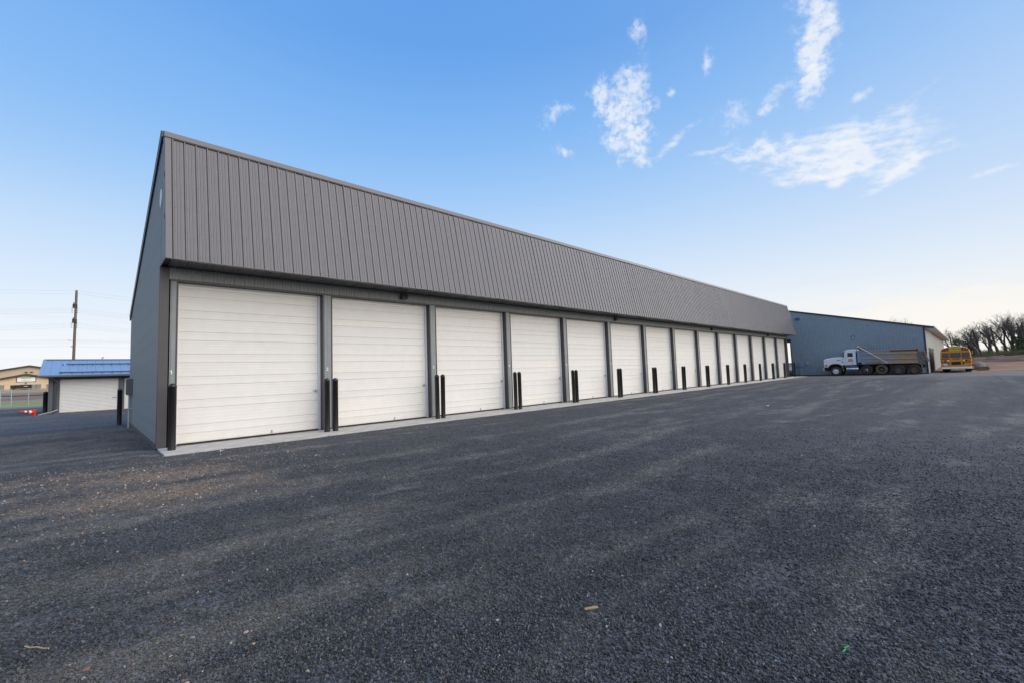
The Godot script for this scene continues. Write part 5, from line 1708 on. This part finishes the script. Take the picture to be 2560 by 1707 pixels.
	for z in [2.42, 2.60]: put("roof_lamp", bmesh(Vector3(0.25 + (z - 2.4) * 3.0, 2.88 if z < 2.5 else 2.92, z), Vector3(0.37 + (z - 2.4) * 3.0, 2.95 if z < 2.5 else 2.97, z + 0.1), 0.01), M.amber, cab)
	put("roof_lamp", bmesh(Vector3(0.06, 2.70, 2.27), Vector3(0.14, 2.82, 2.36), 0.015), M.amber, cab)
	var mir := put("mirror", bmesh(Vector3(-0.16, 2.10, 2.28), Vector3(-0.10, 2.58, 2.46), 0.02), M.truck_white, cab)
	st = begin()
	tube(st, [Vector3(0.07, 2.60, 2.34), Vector3(-0.13, 2.62, 2.36), Vector3(-0.13, 2.06, 2.36), Vector3(0.07, 2.04, 2.34)], 0.014, 0.014, 6)
	put("mirror_arm", done(st), M.black, mir)
	put("cab_back", bmesh(Vector3(0.2, 1.0, 3.25), Vector3(2.2, 2.62, 3.38), 0.01), M.black, t)
	# tank, steps, frame
	st = begin()
	lathe(st, [[0.18, 0.0], [0.225, 0.02], [0.23, 0.06], [0.23, 1.06], [0.225, 1.10], [0.18, 1.12]], 24, Transform3D(Basis(Vector3.RIGHT, PI / 2), Vector3(0.34, 0.745, 2.26)))
	var tank := put("fuel_tank", done(st), M.chrome, t)
	for z in [2.52, 3.12]:
		st = begin()
		lathe(st, [[0.238, 0.0], [0.238, 0.05]], 24, Transform3D(Basis(Vector3.RIGHT, PI / 2), Vector3(0.34, 0.745, z)), false, false)
		put("tank_strap", done(st), M.steel, tank)
	put("running_board", bmesh(Vector3(0.10, 0.97, 2.16), Vector3(0.60, 1.02, 3.34), 0.01), M.steel, t)
	put("running_board", bmesh(Vector3(0.10, 0.45, 2.30), Vector3(0.55, 0.49, 3.40), 0.01), M.mud, t)
	put("frame_rail", bmesh(Vector3(0.72, 0.72, 0.6), Vector3(0.86, 1.02, 8.9), 0.01), M.frame, t)
	put("frame_rail", bmesh(Vector3(1.54, 0.72, 0.6), Vector3(1.68, 1.02, 8.9), 0.01), M.frame, t)
	put("subframe", bmesh(Vector3(0.68, 0.98, 3.45), Vector3(1.72, 1.22, 8.75), 0.01), M.frame, t)
	put("axle_guard", bmesh(Vector3(0.55, 0.62, 6.05), Vector3(0.72, 1.05, 8.3), 0.02), M.rust, t)
	# wheels: a steer axle, two raised spoke axles and a drive pair
	for side in 2:
		var mirror := node("running_gear", t)
		if side == 1: mirror.transform = Transform3D(Basis(Vector3.UP, PI), Vector3(2.40, 0, 0))
		var zs := func(z: float) -> float: return z if side == 0 else -z
		wheel(mirror, Vector3(0.03, 0.515, zs.call(1.30)), 0.525, 0.36, 0.29, M.tyre, M.rail, 0)
		wheel(mirror, Vector3(0.06, 0.60, zs.call(4.12)), 0.52, 0.29, 0.27, M.tyre, M.steel, 1)
		wheel(mirror, Vector3(0.06, 0.605, zs.call(5.40)), 0.52, 0.29, 0.27, M.tyre_mud, M.mud, 1)
		for z in [6.85, 8.10]:
			wheel(mirror, Vector3(0.02, 0.512, zs.call(z)), 0.515, 0.27, 0.27, M.tyre, M.mud, 2)
			wheel(mirror, Vector3(0.33, 0.512, zs.call(z)), 0.515, 0.27, 0.27, M.tyre, M.mud, 2)
	for z in [1.30, 4.12, 5.40, 6.85, 8.10]:
		st = begin()
		tube(st, [Vector3(0.2, 0.52 if z < 3 or z > 6 else 0.6, z), Vector3(2.2, 0.52 if z < 3 or z > 6 else 0.6, z)], 0.07, 0.07, 8)
		put("axle", done(st), M.frame, t)
	flat_part("mud_flap", [[8.62, 1.0], [8.72, 0.25], [8.76, 0.25], [8.66, 1.0]], 0.05, 0.65, M.mud, t, 0.005)
	# tipper bed
	var bed := node("tipper_bed", t)
	var side_poly := [[3.38, 1.23], [3.40, 2.72], [3.50, 2.74], [8.50, 2.66], [8.46, 1.19]]
	for x in [0.10, 2.24]: flat_part("bed_side", side_poly, x, x + 0.06, M.bed, bed, 0.008)
	flat_part("rust_strip", [[6.2, 2.50], [6.3, 2.66], [8.44, 2.64], [8.42, 2.44]], 0.092, 0.1, M.rust, bed)
	for q in [[2.44, 2.30, 0.15], [1.90, 1.74, 0.15]]:
		flat_part("side_rib", [[3.75, q[0] - q[2]], [3.75, q[0]], [8.44, q[1]], [8.42, q[1] - q[2]]], 0.035, 0.101, M.bed, bed, 0.03)
	flat_part("bottom_rail", [[3.40, 1.22], [3.40, 1.47], [8.42, 1.43], [8.40, 1.18]], 0.03, 0.101, M.bed, bed, 0.02)
	flat_part("top_rail", [[3.40, 2.66], [3.40, 2.75], [8.48, 2.68], [8.48, 2.60]], 0.06, 0.18, M.bed, bed, 0.015)
	flat_part("front_post", [[3.38, 1.23], [3.38, 2.66], [3.56, 2.66], [3.74, 1.5], [3.76, 1.23]], 0.03, 0.105, M.bed, bed, 0.015)
	put("bed_front", bmesh(Vector3(0.16, 1.24, 3.38), Vector3(2.24, 2.80, 3.46), 0.01), M.bed, bed)
	put("bed_floor", bmesh(Vector3(0.16, 1.2, 3.46), Vector3(2.24, 1.3, 8.8), 0.01), M.rust, bed)
	for x in [0.04, 2.28]: flat_part("tail_plate", [[8.38, 2.44], [8.74, 2.40], [8.98, 1.52], [8.90, 1.02], [8.60, 1.00], [8.34, 1.17]], x, x + 0.07, M.bed_tail, bed, 0.01)
	put("tail_bolt", bmesh(Vector3(0.02, 1.62, 8.58), Vector3(0.04, 1.69, 8.68), 0.01), M.rust, bed)
	var gate := flat_part("tailgate", [[8.78, 2.42], [8.88, 2.44], [9.10, 1.34], [9.02, 1.30]], 0.12, 2.28, M.mud, bed, 0.01)
	for x in [0.10, 0.75, 1.50, 2.22]: flat_part("gate_rib", [[8.86, 2.42], [8.95, 2.40], [9.20, 1.30], [9.10, 1.30]], x, x + 0.08, M.bed_tail, gate, 0.01)
	flat_part("corner_post", [[8.36, 2.44], [8.36, 2.70], [8.50, 2.70], [8.50, 2.42]], 0.06, 0.2, M.rust, bed, 0.01)
	# cover arm and roll
	st = begin()
	tube(st, [Vector3(-0.02, 3.09, 3.70), Vector3(-0.03, 1.28, 5.98)], 0.035, 0.035, 10)
	put("cover_arm", done(st), M.rail, bed)
	st = begin()
	tube(st, [Vector3(0.02, 3.14, 3.78), Vector3(0.1, 2.78, 4.4)], 0.025, 0.025, 8)
	put("cover_arm", done(st), M.mud, bed)
	st = begin()
	tube(st, [Vector3(0.0, 3.02, 3.56), Vector3(2.4, 3.02, 3.56)], 0.10, 0.10, 14)
	put("cover_roll", done(st), M.rust, bed)
	put("roll_bracket", bmesh(Vector3(0.0, 2.72, 3.42), Vector3(0.08, 3.10, 3.58), 0.02), M.rail, bed)
	put("work_lamp", bmesh(Vector3(0.02, 3.08, 3.46), Vector3(0.14, 3.26, 3.60), 0.03), M.lens, bed)
	words("phone_number", "715-570-2100", 0.17, M.ink, bed, facing_west(Vector3(0.027, 1.335, 4.72)), true)

func school_bus() -> void:
	var b := thing("school_bus", "yellow school bus seen from behind, parked beside the stone-coloured wall", "bus", Vector3(63.0, 0, 13.02))
	var w := 2.43
	var half := [[0.05, 0.60], [0.015, 0.8], [0.0, 1.3], [0.02, 1.9], [0.06, 2.25], [0.11, 2.42], [0.22, 2.55], [0.42, 2.67], [0.70, 2.76], [0.98, 2.81]]
	var out := []
	for p in half: out.append(Vector2(p[0], p[1]))
	for i in half.size(): out.append(Vector2(w - half[-1 - i][0], half[-1 - i][1]))
	var rings := []
	for e in [[0.0, 0.035], [0.03, 0.008], [0.09, 0.0], [10.2, 0.0]]:
		var a := PackedVector3Array()
		for p in out: a.append(Vector3(e[0], lerpf(p.y, 1.7, e[1] * 0.8), lerpf(p.x, w / 2, e[1])))
		rings.append(a)
	var st := begin()
	loft(st, rings)
	put("body", done(st), M.bus, b)
	# white roof skin
	rings = []
	for x in [0.05, 10.2]:
		var a := PackedVector3Array()
		for i in range(5, out.size() - 5): a.append(Vector3(x, out[i].y + 0.012, out[i].x))
		for i in range(out.size() - 6, 4, -1): a.append(Vector3(x, out[i].y + 0.001, out[i].x))
		rings.append(a)
	st = begin()
	loft(st, rings)
	put("roof", done(st), M.white, b)
	put("roof_hatch", bmesh(Vector3(0.9, 2.81, 1.02), Vector3(1.5, 2.91, 1.4), 0.02), M.white, b)
	# black lamp panels with their warning lamps
	for s in 2:
		var q := [[0.17, 2.34], [0.17, 2.46], [0.26, 2.545], [0.44, 2.635], [0.70, 2.70], [0.70, 2.34]]
		var p := []
		for k in q: p.append([k[0] if s == 0 else w - k[0], k[1]])
		var pan := flat_part("lamp_panel", p, -0.022, 0.01, M.black, b)
		for k in 2:
			var z: float = [0.33, 0.54][k]
			st = begin()
			lathe(st, [[0.085, 0.0], [0.08, 0.02], [0.05, 0.035], [0.004, 0.04]], 20, Transform3D(Basis(Vector3.BACK, PI / 2), Vector3(-0.022, 2.465, z if s == 0 else w - z)))
			put("warning_lamp", done(st), M.red if k == 0 else M.amber, pan)
	var sg := put("sign_panel", bmesh(Vector3(-0.018, 2.36, 0.76), Vector3(0.01, 2.66, 1.76), 0.004), M.bus_sign, b)
	words("lettering", "SCHOOL BUS", 0.125, M.ink, sg, facing_west(Vector3(-0.021, 2.505, 1.26)))
	put("marker_lamps", bmesh(Vector3(-0.03, 2.69, 1.0), Vector3(0.01, 2.73, 1.5), 0.01), M.dred, b)
	# windows
	for q in [[0.19, 0.67], [0.86, 1.60], [1.77, 2.25]]:
		st = begin()
		cbox(st, Vector3(-0.014, 1.59, q[0] - 0.03), Vector3(0.02, 2.13, q[1] + 0.03), 0.012)
		var fr := put("rear_window", done(st), M.black, b)
		put("pane", bmesh(Vector3(-0.018, 1.62, q[0]), Vector3(-0.012, 2.10, q[1]), 0.003), M.buswin, fr)
	# emergency door with its seams, the stripes and the lamps
	for z in [0.76, 1.70]: put("door_seam", bmesh(Vector3(-0.006, 0.70, z), Vector3(0.01, 2.30, z + 0.02)), M.brown_trim, b)
	for s in 2:
		for y in [1.44, 1.05]:
			put("stripe", bmesh(Vector3(-0.02, y, 0.03 if s == 0 else 1.74), Vector3(0.01, y + 0.08, 0.69 if s == 0 else 2.40), 0.004), M.black, b)
		for k in 3:
			var z: float = [0.18, 0.40, 0.62][k]
			st = begin()
			lathe(st, [[0.092, 0.0], [0.085, 0.02], [0.05, 0.035], [0.004, 0.04]], 20, Transform3D(Basis(Vector3.BACK, PI / 2), Vector3(0.0, 1.27, z if s == 0 else w - z)))
			put("tail_lamp", done(st), [M.amber, M.dred, M.lens][k], b)
		st = begin()
		lathe(st, [[0.07, 0.0], [0.06, 0.02], [0.004, 0.03]], 16, Transform3D(Basis(Vector3.BACK, PI / 2), Vector3(0.0, 0.95, 0.62 if s == 0 else 1.78)))
		put("reflector", done(st), M.dred, b)
		put("corner_reflector", bmesh(Vector3(-0.015, 0.70, 0.12 if s == 0 else 2.2), Vector3(0.01, 0.77, 0.2 if s == 0 else 2.28), 0.01), M.red, b)
	words("lettering", "STOP", 0.17, M.ink, b, facing_west(Vector3(-0.008, 1.45, 1.24)))
	st = begin()
	cbox(st, Vector3(-0.03, 0.82, 0.85), Vector3(0.01, 1.16, 1.58), 0.03)
	put("vent_grille", done(st), M.black, b)
	put("licence_plate", bmesh(Vector3(-0.012, 0.78, 0.22), Vector3(0.01, 0.94, 0.53), 0.004), M.rail, b)
	put("bumper", bmesh(Vector3(-0.22, 0.36, 0.0), Vector3(0.1, 0.61, 2.40), 0.05), M.chrome, b)
	put("crossing_arm", bmesh(Vector3(0.0, 0.32, 2.42), Vector3(0.1, 0.66, 2.52), 0.03), M.bus, b)
	put("underbody", bmesh(Vector3(0.15, 0.34, 0.25), Vector3(10.0, 0.62, 2.2), 0.02), M.black, b)
	for x in [2.4, 8.6]:
		for z in [0.06, 1.85]:
			var o := node("wheel", b)
			o.position = Vector3(x, 0.49, z)
			st = begin()
			lathe(st, [[0.26, 0.0], [0.44, 0.0], [0.49, 0.05], [0.49, 0.46], [0.44, 0.51], [0.26, 0.51]], 28, Transform3D(Basis(Vector3.RIGHT, PI / 2), Vector3.ZERO))
			put("tyre", done(st), M.tyre, o)
	put("mud_flap", bmesh(Vector3(1.7, 0.12, 1.86), Vector3(1.73, 0.55, 2.36)), M.rubber, b)
	put("mud_flap", bmesh(Vector3(1.7, 0.12, 0.06), Vector3(1.73, 0.55, 0.56)), M.rubber, b)

# ------------------------------------------------------------------ small things lying on the lot
func litter() -> void:
	var y := func(x: float, z: float) -> float: return lot_height(x, z)
	var lie := func(pts: Array, r0: float, r1: float, m: Material, called: String, label: String, at: Vector2, turn: float) -> void:
		var st := begin()
		tube(st, pts, r0, r1, 7)
		var o := one(called, done(st), m, label, "twig", Vector3(at.x, lot_height(at.x, at.y) + 0.012, at.y), "bits of wood and straw on the gravel")
		o.rotation.y = turn
		o.scale = Vector3.ONE * 0.6
	lie.call([Vector3(-0.16, 0.004, 0), Vector3(-0.08, 0.0, 0.012), Vector3(0.0, 0.004, 0.0), Vector3(0.09, 0.0, 0.012), Vector3(0.16, 0.004, 0.01)], 0.008, 0.0075, M.straw, "twig", "crooked pale twig lying on dark gravel near the red pebble", Vector2(-5.86, 10.74), -0.9)
	lie.call([Vector3(-0.1, 0, 0), Vector3(0.0, 0.004, 0.01), Vector3(0.1, 0, -0.02)], 0.005, 0.004, M.straw, "straw", "thin bent straw lying on gravel off the wood chip", Vector2(-2.73, 11.52), 1.2)
	lie.call([Vector3(-0.10, 0, 0), Vector3(0.0, 0.004, 0.005), Vector3(0.10, 0, 0)], 0.004, 0.003, M.straw, "straw", "longer of the two straws lying end to end on gravel", Vector2(-3.34, 9.9), 0.6)
	lie.call([Vector3(-0.05, 0, 0), Vector3(0.05, 0, 0)], 0.004, 0.003, M.straw, "straw", "shorter of the two straws lying end to end on gravel", Vector2(-3.6, 9.72), 0.5)
	lie.call([Vector3(-0.15, 0, 0), Vector3(0.0, 0.004, 0.005), Vector3(0.14, 0, 0)], 0.005, 0.004, M.straw, "straw", "long straw lying far out on the open gravel", Vector2(2.21, 13.15), 0.72)
	var c := Vector2(-3.06, 13.11)
	var ch := one("wood_chip", pmesh([[-0.06, 0.0], [-0.052, 0.012], [0.02, 0.016], [0.066, 0.013], [0.07, 0.002], [0.03, -0.004]], -0.013, 0.013, 0.003), M.chip, "yellow split wood chip lying on dark gravel", "wood chip", Vector3(c.x, lot_height(c.x, c.y) + 0.008, c.y))
	ch.rotation.y = 1.0
	ch.scale = Vector3.ONE * 0.8
	var pebbles := [[-5.63, 11.29, 0.024, Vector3(0.22, 0.12, 0.105), "dull red oval pebble below the pale twig"], [-5.64, 11.39, 0.017, Vector3(0.38, 0.33, 0.22), "tan pebble beside the dull red one"], [-5.12, 11.36, 0.02, Vector3(0.20, 0.27, 0.33), "blue-grey pebble on dark gravel"], [-4.85, 11.56, 0.02, Vector3(0.42, 0.30, 0.29), "pink pebble on dark gravel"], [-5.22, 11.9, 0.02, Vector3(0.50, 0.33, 0.27), "salmon pink pebble on dark gravel"], [-4.85, 11.75, 0.015, Vector3(0.46, 0.33, 0.20), "orange-tan pebble near the pink one"], [-3.59, 12.71, 0.013, Vector3(0.55, 0.48, 0.45), "pale pinkish pebble not far from the wood chip"], [-3.16, 13.31, 0.012, Vector3(0.48, 0.38, 0.34), "small pinkish pebble just beyond the wood chip"], [-4.95, 11.62, 0.013, Vector3(0.42, 0.44, 0.38), "grey-green pebble near the pink one"]]
	for i in pebbles.size():
		var p: Array = pebbles[i]
		var st := begin()
		var rings := []
		for k in range(1, 8):
			var a := -PI / 2 + PI * k / 8.0
			var rr := PackedVector3Array()
			for j in 14:
				var t := TAU * j / 14
				var wv := 1.0 + 0.08 * sin(t * 2.0 + i) + 0.05 * sin(t * 3.0 + k * 0.7)
				rr.append(Vector3(cos(t) * 1.35 * cos(a) * wv, sin(a) * 0.72, sin(t) * cos(a) * wv) * p[2])
			rings.append(rr)
		loft(st, rings)
		var o := one("pebble", done(st), mat(lin(p[3].x * 0.75, p[3].y * 0.75, p[3].z * 0.75), 0.8), p[4], "pebble", Vector3(p[0], lot_height(p[0], p[1]) + p[2] * 0.3, p[1]), "pebbles that stand out on the gravel")
		o.rotation.y = i * 0.9 + 0.6
		o.scale = Vector3.ONE * 0.66
	var bits := [["paper_scrap", M.paper, "small white paper scrap far down the gravel lot", Vector2(14.05, 9.39), 0.13], ["paper_scrap", M.paper, "small white scrap at the edge of the apron before door 1", Vector2(-3.25, 2.03), 0.05], ["dry_leaf", M.straw, "dry tan leaf lying on gravel before door 1", Vector2(-1.92, 4.78), 0.09], ["plastic_ring", M.green_plastic, "bit of green plastic strap lying on the gravel", Vector2(-2.42, 14.46), 0.04]]
	for q in bits:
		var st := begin()
		var s: float = q[4]
		if q[0] == "plastic_ring":
			tube(st, [Vector3(-0.045, 0.01, 0.0), Vector3(-0.02, 0.018, 0.012), Vector3(0.01, 0.008, 0.0), Vector3(0.035, 0.014, 0.02), Vector3(0.03, 0.012, -0.012)], 0.004, 0.004, 6)
		else:
			var rr := []
			for k in 2:
				var a := PackedVector3Array()
				for j in 9:
					var t := TAU * j / 9
					a.append(Vector3(cos(t) * s * (0.8 + 0.3 * sin(j * 2.3)), 0.012 + 0.003 * k + 0.01 * sin(t * 2.0), sin(t) * s * 0.5 * (0.8 + 0.3 * cos(j * 1.7))))
				rr.append(a)
			loft(st, rr, true, true, false)
		one(q[0], done(st), q[1], q[2], "litter", Vector3(q[3].x, lot_height(q[3].x, q[3].y) + 0.004, q[3].y))
